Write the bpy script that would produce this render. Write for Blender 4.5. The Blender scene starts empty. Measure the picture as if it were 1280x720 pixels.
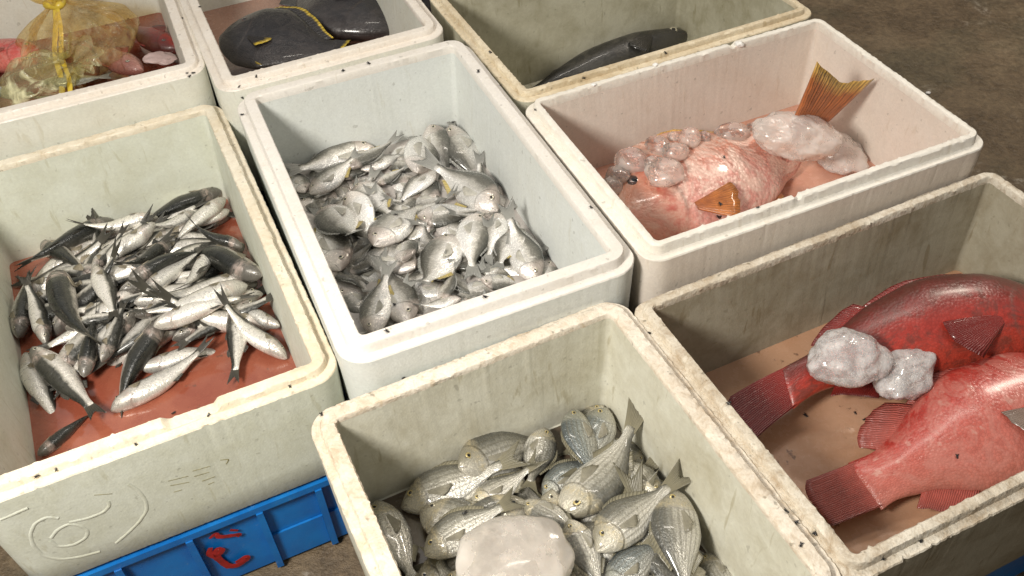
import bpy, bmesh, math, random
from math import sin, cos, pi, radians
from mathutils import Vector, Matrix, noise
import numpy as np

# ------------------------------------------------------------------ camera, world, lamps, exposure
S = bpy.context.scene
COL = S.collection
FPX, YAW, PITCH, ROLL = 1206.11, 0.0221719, 0.7909001, -0.0599852
cam = bpy.data.objects.new('camera', bpy.data.cameras.new('camera'))
COL.objects.link(cam)
cam.data.sensor_width = 36.0
cam.data.lens = FPX / 1280 * 36.0
cam.data.clip_start, cam.data.clip_end = 0.02, 100
CR = Matrix.Rotation(YAW, 4, 'Z') @ Matrix.Rotation(PITCH, 4, 'X') @ Matrix.Rotation(ROLL, 4, 'Z')
CO = Vector((0, 0, 1.0))
cam.matrix_world = Matrix.Translation(CO) @ CR
S.camera = cam

W = bpy.data.worlds.new('World'); S.world = W; W.use_nodes = True
bg = W.node_tree.nodes['Background']
bg.inputs[1].default_value = 0.58
_wt = W.node_tree                                # a dim market hall, unseen: dark sides, bright patchy top shaped for fish glints
_tc = _wt.nodes.new('ShaderNodeTexCoord'); _sx = _wt.nodes.new('ShaderNodeSeparateXYZ'); _wt.links.new(_tc.outputs['Generated'], _sx.inputs[0])
_wr = _wt.nodes.new('ShaderNodeValToRGB'); _wt.links.new(_sx.outputs[2], _wr.inputs[0])
for _i, (_p, _c) in enumerate(((0.0, (.05, .045, .04)), (.30, (.07, .065, .06)), (.58, (.42, .41, .39)), (.80, (.80, .80, .78)), (1.0, (.62, .62, .61)))):
    _e = _wr.color_ramp.elements[_i] if _i < 2 else _wr.color_ramp.elements.new(_p)
    _e.position = _p; _e.color = (*_c, 1)
_wn = _wt.nodes.new('ShaderNodeTexNoise'); _wn.inputs['Scale'].default_value = 3.2; _wn.inputs['Detail'].default_value = 2; _wt.links.new(_tc.outputs['Generated'], _wn.inputs[0])
_wm = _wt.nodes.new('ShaderNodeMapRange'); _wt.links.new(_wn.outputs[0], _wm.inputs[0])
for _i, _v in enumerate((.36, .64, .15, 1.7)): _wm.inputs[_i + 1].default_value = _v
_wx = _wt.nodes.new('ShaderNodeMix'); _wx.data_type = 'RGBA'; _wx.blend_type = 'MULTIPLY'; _wx.inputs[0].default_value = 1.0
_wt.links.new(_wr.outputs[0], _wx.inputs[6]); _wt.links.new(_wm.outputs[0], _wx.inputs[7]); _wt.links.new(_wx.outputs[2], bg.inputs[0])

def lamp(name, loc, target, energy, size, color, size_y=None):
    l = bpy.data.lights.new(name, 'AREA'); l.energy = energy; l.color = color
    l.shape = 'RECTANGLE' if size_y else 'DISK'; l.size = size
    if size_y: l.size_y = size_y
    o = bpy.data.objects.new(name, l); COL.objects.link(o); o.location = loc
    o.rotation_euler = (Vector(target) - Vector(loc)).to_track_quat('-Z', 'Y').to_euler()
    return o
lamp('stall_lamp', (-0.74, 0.04, 1.12), (-0.1, 1.15, -0.2), 38, 0.36, (1.0, 0.95, 0.87))
lamp('ceiling_tube', (0.2, 1.9, 2.2), (0.2, 1.3, 0), 11, 1.0, (1.0, 0.92, 0.81), 0.10)
lamp('floor_fill', (1.5, 2.6, 1.7), (1.3, 2.2, -.4), 20, 0.25, (1.0, 0.88, 0.74))  # added fill to brighten the far floor, with no known source

S.view_settings.view_transform = 'Standard'; S.view_settings.look = 'None'
S.view_settings.exposure = 0.0; S.view_settings.gamma = 1.0
S.cycles.use_denoising = True
S.cycles.max_bounces = 8; S.cycles.transparent_max_bounces = 12

RNG = random.Random(7)

# ------------------------------------------------------------------ helpers
def ray(px):
    return CR.to_3x3() @ Vector(((px[0] - 640) / FPX, -(px[1] - 360) / FPX, -1.0))
def at(px, z):                                   # a pixel of the 1280x720 photo at height z
    d = ray(px); return CO + d * ((z - CO.z) / d.z)
def cast(px):
    d = ray(px).normalized()
    ok, loc, nor, idx, ob, m = S.ray_cast(bpy.context.evaluated_depsgraph_get(), CO, d)
    return (loc, nor, ob) if ok else (None, None, None)

def tag(o, label=None, cat=None, group=None, kind=None):
    if label: o['label'] = label
    if cat: o['category'] = cat
    if group: o['group'] = group
    if kind: o['kind'] = kind
    return o
def empty(name, M=None):
    o = bpy.data.objects.new(name, None); COL.objects.link(o); o.empty_display_size = .02
    if M is not None: o.matrix_world = M
    return o
def mesh_obj(name, verts, faces, mats, parent=None, attr=None, fmat=None, smooth=True, sharp=None):
    me = bpy.data.meshes.new(name); me.from_pydata([tuple(v) for v in verts], [], faces)
    for m in (mats if isinstance(mats, (list, tuple)) else [mats]): me.materials.append(m)
    if attr is not None:
        a = me.attributes.new('co', 'FLOAT_VECTOR', 'POINT')
        a.data.foreach_set('vector', np.array(attr, dtype=np.float32).ravel())
    if fmat is not None: me.polygons.foreach_set('material_index', fmat)
    bm = bmesh.new(); bm.from_mesh(me); bmesh.ops.recalc_face_normals(bm, faces=bm.faces); bm.to_mesh(me); bm.free()
    me.polygons.foreach_set('use_smooth', [smooth] * len(me.polygons))
    if sharp: me.set_sharp_from_angle(angle=radians(sharp))
    me.update()
    o = bpy.data.objects.new(name, me); COL.objects.link(o)
    if parent: o.parent = parent
    return o
def lerp(a, b, t): return a + (b - a) * t
def curve(pts):                                   # smooth interpolation through control points
    xs = np.array([p[0] for p in pts], float); ys = np.array([p[1] for p in pts], float)
    h = np.diff(xs); dl = np.diff(ys) / h; m = np.zeros(len(xs))
    m[0], m[-1] = dl[0], dl[-1]
    for i in range(1, len(xs) - 1):
        m[i] = 0 if dl[i-1] * dl[i] <= 0 else 2 * dl[i-1] * dl[i] / (dl[i-1] + dl[i])
    def f(x):
        i = int(min(max(np.searchsorted(xs, x) - 1, 0), len(xs) - 2)); t = (x - xs[i]) / h[i]
        return ((2*t**3 - 3*t**2 + 1) * ys[i] + (t**3 - 2*t**2 + t) * h[i] * m[i]
                + (-2*t**3 + 3*t**2) * ys[i+1] + (t**3 - t**2) * h[i] * m[i+1])
    return f

# ------------------------------------------------------------------ material helpers
class NT:
    def __init__(s, name):
        s.m = bpy.data.materials.new(name); s.m.use_nodes = True
        s.t = s.m.node_tree; s.n = s.t.nodes; s.b = s.n['Principled BSDF']
    def add(s, typ, **kw):
        n = s.n.new(typ)
        for k, v in kw.items(): setattr(n, k, v)
        return n
    def lk(s, a, b): s.t.links.new(a, b)
    def val(s, sock, v):
        if hasattr(v, 'is_linked') or hasattr(v, 'links'): s.lk(v, sock)
        else: sock.default_value = v
    def math(s, op, a, b=0.0, c=None, clamp=False):
        n = s.add('ShaderNodeMath', operation=op, use_clamp=clamp); s.val(n.inputs[0], a); s.val(n.inputs[1], b)
        if c is not None: s.val(n.inputs[2], c)
        return n.outputs[0]
    def mix(s, f, a, b, blend='MIX'):
        n = s.add('ShaderNodeMix', data_type='RGBA', blend_type=blend); s.val(n.inputs[0], f)
        for sk, v in ((n.inputs[6], a), (n.inputs[7], b)):
            if isinstance(v, tuple): sk.default_value = (*v[:3], 1)
            else: s.lk(v, sk)
        return n.outputs[2]
    def noise(s, vec, scale, detail=4, rough=.55, dist=0.0):
        n = s.add('ShaderNodeTexNoise'); n.inputs['Scale'].default_value = scale
        n.inputs['Detail'].default_value = detail; n.inputs['Roughness'].default_value = rough
        n.inputs['Distortion'].default_value = dist
        if vec is not None: s.lk(vec, n.inputs['Vector'])
        return n.outputs[0]
    def voro(s, vec, scale, feature='F1', rnd=1.0):
        n = s.add('ShaderNodeTexVoronoi', feature=feature); n.inputs['Scale'].default_value = scale
        n.inputs['Randomness'].default_value = rnd
        if vec is not None: s.lk(vec, n.inputs['Vector'])
        return n
    def ramp(s, f, stops, mode='LINEAR'):
        n = s.add('ShaderNodeValToRGB'); s.val(n.inputs[0], f); r = n.color_ramp; r.interpolation = mode
        while len(r.elements) > 1: r.elements.remove(r.elements[-1])
        for i, (p, c) in enumerate(stops):
            e = r.elements[0] if i == 0 else r.elements.new(p)
            e.position = p; e.color = (*c, 1) if isinstance(c, tuple) else (c, c, c, 1)
        return n.outputs[0]
    def map(s, v, a, b, c=0.0, d=1.0):
        n = s.add('ShaderNodeMapRange'); s.val(n.inputs[0], v)
        for i, x in enumerate((a, b, c, d)): n.inputs[i+1].default_value = x
        n.clamp = True
        return n.outputs[0]
    def bump(s, h, strength, dist, nrm=None):
        n = s.add('ShaderNodeBump'); n.inputs['Strength'].default_value = strength; n.inputs['Distance'].default_value = dist
        s.lk(h, n.inputs['Height'])
        if nrm is not None: s.lk(nrm, n.inputs['Normal'])
        return n.outputs[0]
    def set(s, **kw):
        for k, v in kw.items():
            sk = s.b.inputs[k.replace('_', ' ')]
            if isinstance(v, tuple): sk.default_value = (*v, 1) if len(v) == 3 and sk.type == 'RGBA' else v
            else: s.val(sk, v)
        return s.m
def obco(n): return n.add('ShaderNodeTexCoord').outputs['Object']
def vadd(n, v, off):
    a = n.add('ShaderNodeVectorMath', operation='ADD'); n.lk(v, a.inputs[0]); a.inputs[1].default_value = off
    return a.outputs[0]

def foam(name, base, grime, gcol, seed, bead=.5, worn=0.0):
    """expanded polystyrene: faint beads, rubbed-in dirt, scratches"""
    n = NT(name); co = vadd(n, obco(n), (seed * 3.1, seed * 1.7, seed))
    v = n.voro(co, 260); d = v.outputs['Distance']
    cell = n.math('MULTIPLY', d, 1.0)
    big = n.noise(co, 5.5, 5, .62, .4); mid = n.noise(co, 26, 5, .65, .6); fine = n.noise(co, 120, 3, .6)
    g = n.math('ADD', n.math('MULTIPLY', big, .75), n.math('MULTIPLY', mid, .45))
    gf = n.math('MULTIPLY', n.map(g, .52, .82), grime)
    c = n.mix(gf, base, gcol)
    tone = n.map(n.voro(co, 260).outputs['Color'], 0, 1, .94, 1.03)
    c = n.mix(1.0, c, tone, 'MULTIPLY')
    spk = n.map(n.noise(co, 75, 2, .5), .69 - .03 * worn, .74, 0, .75)
    c = n.mix(n.math('MULTIPLY', spk, .35 + .65 * worn), c, (.10, .085, .05))
    if worn:
        w = n.math('MULTIPLY', n.map(n.noise(co, 38, 6, .75, 1.2), .47, .66), worn)
        c = n.mix(n.math('MULTIPLY', w, .75), c, (gcol[0]*.75, gcol[1]*.62, gcol[2]*.45))
    strk = n.add('ShaderNodeMapping'); n.lk(co, strk.inputs['Vector']); strk.inputs['Scale'].default_value = (1, 1, .16); strk.inputs['Rotation'].default_value = (.3, .5, .2)
    st = n.map(n.noise(strk.outputs[0], 60, 3, .6, .5), .63, .70, 0, .55 * grime); c = n.mix(st, c, (gcol[0]*.8, gcol[1]*.75, gcol[2]*.6))
    hgt = n.math('ADD', n.math('MULTIPLY', d, .8 * bead), n.math('ADD', n.math('MULTIPLY', mid, .9), n.math('MULTIPLY', fine, .6 + worn)))
    return n.set(Base_Color=c, Roughness=n.map(mid, .3, .7, .38, .62), Normal=n.bump(hgt, .14 + .45 * worn, .003),
                 Subsurface_Weight=.12, Subsurface_Radius=(.01, .01, .009), Subsurface_Scale=.5, Specular_IOR_Level=.4)

def fishskin(name, stops, metal=.5, stripes=0, head=(.6, .58, .5), scale=62, asp=.5, rough=(.16, .42), mott=None, mottf=.5,
             cheek=None, scalebump=.35, dark=1.0, lline=0.0, coat=.6, spots=0.0, bd=.0035, cr=.09):
    n = NT(name)
    a = n.add('ShaderNodeAttribute', attribute_name='co'); sp = n.add('ShaderNodeSeparateXYZ'); n.lk(a.outputs['Vector'], sp.inputs[0])
    t, s, side = sp.outputs
    rnd = n.add('ShaderNodeObjectInfo').outputs['Random']
    cb = n.add('ShaderNodeCombineXYZ'); n.lk(n.math('MULTIPLY', t, 1.0), cb.inputs[0]); n.lk(n.math('MULTIPLY', s, asp * .5), cb.inputs[1])
    n.lk(n.math('ADD', n.math('MULTIPLY', n.math('SIGN', side), 3.0), n.math('MULTIPLY', rnd, 40.0)), cb.inputs[2]); v = cb.outputs[0]
    nz = n.noise(v, 7, 5, .6, .3); nf = n.noise(v, 30, 4, .65); nff = n.noise(v, 90, 3, .6)
    ss = n.math('ADD', n.math('MULTIPLY', s, .5), n.math('ADD', n.math('MULTIPLY', n.math('SUBTRACT', nz, .5), .34), .5))
    c = n.ramp(ss, stops)
    vo = n.voro(v, scale); vd = vo.outputs['Distance']
    inbody = n.map(t, .2, .27)
    # scales: each cell a touch different and darker between
    sc = n.map(n.voro(v, scale, 'DISTANCE_TO_EDGE').outputs['Distance'], 0, .16, .78, 1.03)
    sc = n.mix(n.math('MULTIPLY', inbody, scalebump), (1, 1, 1), sc)
    c = n.mix(1.0, c, sc, 'MULTIPLY')
    c = n.mix(.22, c, n.map(vo.outputs['Color'], 0, 1, .75, 1.2), 'MULTIPLY')
    c = n.mix(.6, c, n.map(nf, .25, .75, .74, 1.2), 'MULTIPLY')
    if mott:
        c = n.mix(n.math('MULTIPLY', n.map(n.noise(v, 9, 7, .75, 1.2), .46, .57), mottf), c, mott)
    if stripes:
        st = n.math('SINE', n.math('MULTIPLY', n.math('ADD', s, n.math('MULTIPLY', n.math('SUBTRACT', nz, .5), .06)), stripes))
        c = n.mix(n.math('MULTIPLY', n.map(st, .1, .9), n.math('MULTIPLY', inbody, .42)), c, (.15, .135, .10))
    if head: c = n.mix(n.math('MULTIPLY', n.math('SUBTRACT', 1.0, inbody), .45), c, head)
    if cheek: c = n.mix(n.math('MULTIPLY', n.map(n.math('ABSOLUTE', n.math('SUBTRACT', t, .2)), 0, .07, 1, 0), n.map(nf, .4, .65, 0, .8)), c, cheek)
    # gill cover edge: a dark curved line with a step
    gl = n.math('ADD', t, n.math('MULTIPLY', n.math('POWER', n.math('ABSOLUTE', n.math('ADD', s, .15)), 2.0), .10))
    gline = n.map(n.math('ABSOLUTE', n.math('SUBTRACT', gl, .262)), 0, .011, 1, 0)
    gline = n.math('MULTIPLY', gline, n.map(n.math('ABSOLUTE', n.math('ADD', s, .05)), .35, .75, 1, 0))
    c = n.mix(n.math('MULTIPLY', gline, n.map(nf, .3, .6, .05, .5)), c, (.09, .065, .05))
    # mouth
    mo = n.math('MULTIPLY', n.map(n.math('ABSOLUTE', n.math('ADD', s, .30)), 0, .10, 1, 0), n.map(t, .055, .07, 1, 0))
    c = n.mix(n.math('MULTIPLY', mo, .8), c, (.07, .04, .035))
    if lline: c = n.mix(n.math('MULTIPLY', n.map(n.math('ABSOLUTE', n.math('SUBTRACT', s, .32)), 0, .03, 1, 0), lline), c, (.2, .18, .14))
    if spots: c = n.mix(n.math('MULTIPLY', n.map(n.noise(v, 22, 2, .5), .64, .70), spots), c, (.85, .72, .6))
    c = n.mix(1.0, c, n.map(rnd, 0, 1, .78 * dark, 1.12 * dark), 'MULTIPLY')
    hgt = n.math('ADD', n.math('MULTIPLY', n.math('MULTIPLY', vd, inbody), -.5 * scalebump * 2),
                 n.math('ADD', n.math('MULTIPLY', n.map(gl, .25, .272), -1.1), n.math('ADD', n.math('MULTIPLY', nf, .9), n.math('MULTIPLY', nff, .35))))
    return n.set(Base_Color=c, Metallic=n.map(ss, .2, .95, metal, metal * .45), Roughness=n.map(nf, .3, .7, *rough),
                 Normal=n.bump(hgt, .55, bd), Coat_Weight=coat, Coat_Roughness=cr, Specular_IOR_Level=.55)

def finmat(name, root, tip, rays=16, rough=.35, edge=None, con=.6):
    n = NT(name); a = n.add('ShaderNodeAttribute', attribute_name='co'); sp = n.add('ShaderNodeSeparateXYZ')
    n.lk(a.outputs['Vector'], sp.inputs[0]); u, v, _ = sp.outputs
    nz = n.noise(obco(n), 60, 4, .6); rw = n.math('SINE', n.math('MULTIPLY', n.math('ADD', u, n.math('MULTIPLY', nz, .05)), rays * 6.283))
    c = n.mix(n.math('ADD', n.math('MULTIPLY', v, .8), n.math('MULTIPLY', n.math('SUBTRACT', nz, .5), .8), clamp=True), root, tip)
    if edge: c = n.mix(n.map(n.math('ADD', v, n.math('MULTIPLY', nz, .3)), .86, 1.05), c, edge)
    c = n.mix(con, c, n.map(rw, -1, 1, .55, 1.15), 'MULTIPLY')
    c = n.mix(.8, c, n.map(nz, .3, .7, .65, 1.25), 'MULTIPLY')
    return n.set(Base_Color=c, Roughness=rough, Normal=n.bump(rw, .5, .0015), Coat_Weight=.35, Coat_Roughness=.15, Subsurface_Weight=0.0)
def plain(name, col, rough=.4, var=.25, scale=30, bump=.3, metal=0.0, coat=0.0):
    n = NT(name); co = obco(n); nz = n.noise(co, scale, 5, .6)
    c = n.mix(1.0, col, n.map(nz, .25, .75, 1 - var, 1 + var), 'MULTIPLY')
    return n.set(Base_Color=c, Roughness=rough, Metallic=metal, Coat_Weight=coat, Normal=n.bump(nz, bump, .004))
def icemat(name, col, tr=.35, scale=40, sss=.6, dirt=None, con=.1, rg=.004):
    n = NT(name); co = obco(n); nz = n.noise(co, scale, 7, .75, .3); big = n.noise(co, scale * .4, 4, .6, .6); fin_ = n.noise(co, scale * 5, 4, .7)
    cr = n.voro(co, scale * 2.2, 'DISTANCE_TO_EDGE').outputs['Distance']
    fr = n.map(n.math('ADD', n.math('MULTIPLY', big, .6), n.math('MULTIPLY', nz, .4)), .42, .58)      # 1 where frosty, 0 where clear
    c = n.mix(fr, tuple(x * (1 - con) for x in col), tuple(min(1, x * (1 + con * .5)) for x in col))
    if dirt: c = n.mix(n.map(n.noise(co, scale * .7, 5, .65), .56, .68, 0, .6), c, dirt)
    h = n.math('ADD', nz, n.math('ADD', n.math('MULTIPLY', fin_, .5), n.math('MULTIPLY', n.map(cr, 0, .25), .5)))
    return n.set(Base_Color=c, Roughness=n.map(fr, 0, 1, .12, .5), Transmission_Weight=n.map(fr, 0, 1, tr, tr * .5), IOR=1.31,
                 Subsurface_Weight=sss, Subsurface_Radius=(.032, .030, .028), Subsurface_Scale=1.0, Normal=n.bump(h, .5, rg), Coat_Weight=.6, Coat_Roughness=.10)

# ------------------------------------------------------------------ the concrete floor
FLOORZ = -0.50
n = NT('wet_concrete'); co = obco(n)
big = n.noise(co, 2.2, 6, .62, .6); mid = n.noise(co, 11, 7, .7, .5); fine = n.noise(co, 60, 5, .7)
c = n.ramp(n.math('ADD', n.math('MULTIPLY', big, .5), n.math('MULTIPLY', mid, .5)),
           [(.32, (.085, .060, .033)), (.46, (.15, .105, .060)), (.56, (.20, .145, .085)), (.72, (.30, .23, .15))])
c = n.mix(n.math('MULTIPLY', n.map(n.noise(co, 5.5, 5, .7, .9), .58, .70), n.map(fine, .45, .65)), c, (.36, .32, .26))
c = n.mix(n.map(n.noise(co, 3.1, 4, .6), .50, .64, 0, .4), c, (.10, .095, .055))
c = n.mix(.8, c, n.map(fine, .3, .7, .55, 1.35), 'MULTIPLY')
M_FLOOR = n.set(Base_Color=c, Roughness=n.map(mid, .35, .65, .28, .7), Normal=n.bump(n.math('ADD', mid, fine), .7, .012))
G = 60; ext = 9.0; vs = []; fs = []
for i in range(G + 1):
    for j in range(G + 1):
        x, y = (i / G - .5) * 2 * ext, (j / G - .5) * 2 * ext + 1.5
        vs.append((x, y, FLOORZ + .006 * noise.noise(Vector((x * 3, y * 3, 0)))))
for i in range(G):
    for j in range(G): a = i * (G + 1) + j; fs.append((a, a + G + 1, a + G + 2, a + 1))
fl = mesh_obj('floor', vs, fs, M_FLOOR); tag(fl, 'stained wet brown concrete floor under the fish boxes', 'floor', kind='structure')

# ------------------------------------------------------------------ foam boxes
class Box: pass
BOX = {}
def rrect(w, l, r, ns_w, ns_l, nc=7):
    """closed rounded rectangle, same count whatever the radius; returns (x, y, side index, position along the side)"""
    hw, hl = w / 2, l / 2; P = []
    cs = [(hw - r, -hl + r, -90), (hw - r, hl - r, 0), (-hw + r, hl - r, 90), (-hw + r, -hl + r, 180)]
    st = [(-hw + r, -hl), (hw, -hl + r), (hw - r, hl), (-hw, hl - r)]
    en = [(hw - r, -hl), (hw, hl - r), (-hw + r, hl), (-hw, -hl + r)]
    for k in range(4):
        n_ = ns_w if k % 2 == 0 else ns_l
        for i in range(n_): t = i / n_; P.append((lerp(st[k][0], en[k][0], t), lerp(st[k][1], en[k][1], t), k, t))
        cx, cy, a0 = cs[k]
        for i in range(nc): a = radians(a0 + 90 * i / nc); P.append((cx + r * cos(a), cy + r * sin(a), k, 1.0))
    return P
def make_box(key, cx, cy, rz, w, l, z, H, lip, ledge, mwall, mrim, label, wear=.001, depth=.215, chips=(), step=.017, draft=.012, seed=0):
    b = Box(); b.cx, b.cy, b.rz, b.w, b.l, b.z, b.H = cx, cy, rz, w, l, z, H
    M = Matrix.Translation((cx, cy, z)) @ Matrix.Rotation(rz, 4, 'Z'); b.M = M; b.Mi = M.inverted(); b.depth = depth
    b.floor = z - depth; BOX[key] = b; b.draft = draft
    root = empty('foam_box', Matrix.Translation((cx, cy, z - H)) @ Matrix.Rotation(rz, 4, 'Z'))
    tag(root, label, 'foam box', 'white foam fish boxes'); b.root = root
    ns = max(20, int(w / .004)); nl = max(20, int(l / .004)); off = H
    def chip(side, t):                             # 0..1 how much of the lip is broken away here
        m = 0
        for (s_, a, b_, dpt) in chips:
            if s_ == side:
                e = .018
                m = max(m, dpt * min(1, max(0, (t - a) / e)) * min(1, max(0, (b_ - t) / e)))
        return m
    def ring(d, zz, rr, kind, wr):
        out = []
        for i, (x, y, sd, t) in enumerate(rrect(w + 2 * d, l + 2 * d, max(.004, rr), ns, nl)):
            p = Vector((x, y, 0)); q = p * 26 + Vector((seed * 9, seed * 5, kind * 2.3)); q2 = p * 110 + Vector((seed, 4, kind))
            f1 = noise.noise(q); f2 = noise.noise(q2)
            f2 = f2 * .7 + .6 * noise.noise(p * 260 + Vector((seed, kind, 2)))
            dn = wr * (f1 * .4 + f2 * 1.0 - max(0, f2 - .28) * 5.5)
            L_ = math.hypot(x, y) + 1e-6
            nx, ny = (0, -1) if sd == 0 else (1, 0) if sd == 1 else (0, 1) if sd == 2 else (-1, 0)
            k = chip(sd, t)
            zz2 = zz + wr * .8 * (f1 * .5 + f2 * .8)
            if kind in (1, 2, 3) and k > 0: zz2 = lerp(zz2, -step - .001 + .004 * f2, k)
            xs = x + nx * dn; ys = y + ny * dn
            out.append(Vector((xs, ys, zz2 + off)))
        return out
    def skin(name, rings, mat, close_first=False, close_last=False):
        n_ = len(rings[0]); vs = [v for r in rings for v in r]; fs = []
        for k in range(len(rings) - 1):
            for i in range(n_): j = (i + 1) % n_; fs.append((k * n_ + i, k * n_ + j, (k + 1) * n_ + j, (k + 1) * n_ + i))
        if close_first: fs.append(tuple(range(n_)))
        if close_last: fs.append(tuple((len(rings) - 1) * n_ + i for i in range(n_)))
        return mesh_obj(name, vs, fs, mat, root, sharp=38)
    ri, ro = .008, .004 + lip + ledge
    o2 = lip + ledge
    # inner cavity and outer wall, one open shell with a ledge
    R = [ring(-draft - .012, -depth, ri, 0, 0), ring(-draft, -depth + .012, ri + .004, 0, 0)]
    for k in range(1, 5): R.append(ring(-draft * (1 - k / 4), lerp(-depth + .012, -step, k / 4), ri + .004 * (1 - k / 4), 8, .0006 + wear * .25))
    inner = skin('inner_wall', R, mwall, close_first=True)
    R = [ring(lip - .002, -step, ri + lip, 6, wear * .3), ring(lip + ledge * .5, -step, ri + lip + ledge * .5, 6, wear * .35),
         ring(o2 - .0018, -step - .0004, ro, 5, wear * .8), ring(o2 - .0002, -step - .0026, ro + .002, 5, wear * .85)]
    led = skin('ledge', R, mrim)
    R = [R[-1]] + [ring(o2 - draft * .6 * k / 4, lerp(-step - .0026, -H + .01, k / 4), ro + .003, 9, .0006) for k in range(1, 5)]
    R += [ring(o2 - draft * .6 - .008, -H, ro - .004, 9, 0)]
    skin('outer_wall', R, mwall, close_last=True)
    R = [ring(0, -step, ri, 8, .0006 + wear * .25), ring(0, -.0022, ri, 3, wear * .9), ring(.0016, 0, ri + .001, 1, wear * .9), ring(lip * .5, .0006, ri + lip * .5, 2, wear * .6),
         ring(lip - .0018, 0, ri + lip - .002, 1, wear * .9), ring(lip, -.0024, ri + lip, 3, wear * .9), ring(lip + .0008, -step - .0015, ri + lip, 6, wear * .4)]
    skin('raised_lip', R, mrim)
    return b
def loc(b, u, v, z=0): return b.M @ Vector((u, v, z))

CREAM = (.80, .74, .62)
mwE = foam('clean_foam', (.73, .755, .725), .35, (.60, .60, .52), 1); mrE = foam('clean_foam_rim', (.84, .80, .74), .35, (.62, .55, .45), 2, worn=.06)
mwF = foam('pinkish_foam', (.78, .71, .63), .4, (.62, .50, .40), 3); mrF = foam('bright_foam_rim', (.86, .82, .74), .4, (.62, .54, .42), 4, worn=.1)
mwG = foam('olive_grimy_foam', (.68, .665, .56), .8, (.42, .38, .26), 5); mrG = foam('tan_scuffed_rim', (.80, .73, .62), .7, (.50, .38, .24), 6, worn=.55)
mwH = foam('stained_grey_foam', (.44, .405, .31), .9, (.24, .19, .11), 7); mrH = foam('dark_cracked_rim', (.74, .68, .57), .8, (.40, .31, .20), 8, worn=.7)
mwD = foam('greenish_foam', (.72, .74, .64), .55, (.50, .49, .34), 9); mrD = foam('cream_rim', (.84, .77, .63), .6, (.62, .49, .30), 10, worn=.3)
mwA = foam('pale_cream_foam', (.76, .76, .68), .45, (.58, .54, .42), 11); mrA = foam('white_rim', (.84, .78, .70), .5, (.62, .52, .40), 12, worn=.12)
mwC = foam('olive_brown_foam', (.54, .52, .41), .9, (.30, .27, .17), 13); mrC = foam('yellowed_rim', (.78, .69, .52), .8, (.48, .36, .20), 14, worn=.45)

make_box('E', -.1827, 1.3166, .392, .400, .6728, 0.0, .26, .022, .016, mwE, mrE,
         'clean pale blue-white foam box of small silver bream, middle of the stall', wear=.0007, seed=1)
make_box('F', .4017, 1.4141, .3986, .613, .4242, 0.0, .26, .013, .015, mwF, mrF,
         'white foam box with pinkish walls holding the orange-tailed fish and ice', wear=.0016, seed=2, chips=[(0, .40, .425, .9), (2, .30, .33, .5)])
make_box('G', .0254, .693, .4285, .438, .485, -.055, .255, .022, .013, mwG, mrG,
         'grimy tan-rimmed foam box of striped bream under an ice slab', wear=.002, seed=3, step=.010)
make_box('H', .5872, .9366, .4203, .6698, .4656, -.055, .255, .015, .013, mwH, mrH,
         'dirty cracked foam box holding the two large red groupers', wear=.0022, seed=4, chips=[(0, .30, .315, .8), (3, .62, .635, .9), (3, .80, .81, .9)], step=.013)
rD = .4191
make_box('D', -.708 + .027 * cos(rD), 1.1734 + .027 * sin(rD), rD, .464, .7398, -.065, .245, .020, .015, mwD, mrD,
         'large cream-rimmed foam box of grey mullet above the blue crate', wear=.0018, depth=.222, seed=5, chips=[(0, .52, .70, .75)], step=.012)
fA = Vector((-.9214, 1.7459)) + Vector((-sin(.384), cos(.384))) * (.66 - .3085) / 2
make_box('A', fA.x, fA.y, .384, .4473, .66, 0.0, .26, .022, .014, mwA, mrA,
         'white foam box holding tied plastic bags of fish', wear=.0012, seed=6, step=.010)
fB = Vector((-.4183, 1.8156)) + Vector((-sin(.4031), cos(.4031))) * (.66 - .2738) / 2
make_box('B', fB.x, fB.y, .4031, .397, .66, .010, .27, .020, .016, mwA, mrA,
         'white foam box holding two flat black fish', wear=.0012, seed=7, step=.011)
make_box('C', .2141, 1.8817, .4156, .6263, .432, -.015, .335, .013, .015, mwC, mrC,
         'yellowed olive-brown foam box with one dark slender fish inside', wear=.0018, depth=.30, seed=8, step=.010)

# ------------------------------------------------------------------ blue crates carrying the boxes
n = NT('blue_plastic'); co = obco(n); nz = n.noise(co, 14, 5, .6); sc = n.noise(co, 70, 4, .7, 1.0)
c = n.mix(n.map(nz, .35, .7), (.005, .125, .42), (.008, .19, .55)); c = n.mix(n.map(sc, .62, .72, 0, .35), c, (.12, .26, .46))
M_BLUE = n.set(Base_Color=c, Roughness=n.map(nz, .3, .7, .25, .5), Normal=n.bump(sc, .15, .003))
M_RED = plain('red_paint', (.32, .012, .012), .45, .5, 60)
def boxv(vs, fs, x0, x1, y0, y1, z0, z1):
    b = len(vs); vs += [(x, y, z) for x in (x0, x1) for y in (y0, y1) for z in (z0, z1)]
    fs += [tuple(b + i for i in q) for q in ((0, 1, 3, 2), (4, 6, 7, 5), (0, 4, 5, 1), (2, 3, 7, 6), (0, 2, 6, 4), (1, 5, 7, 3))]
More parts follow.
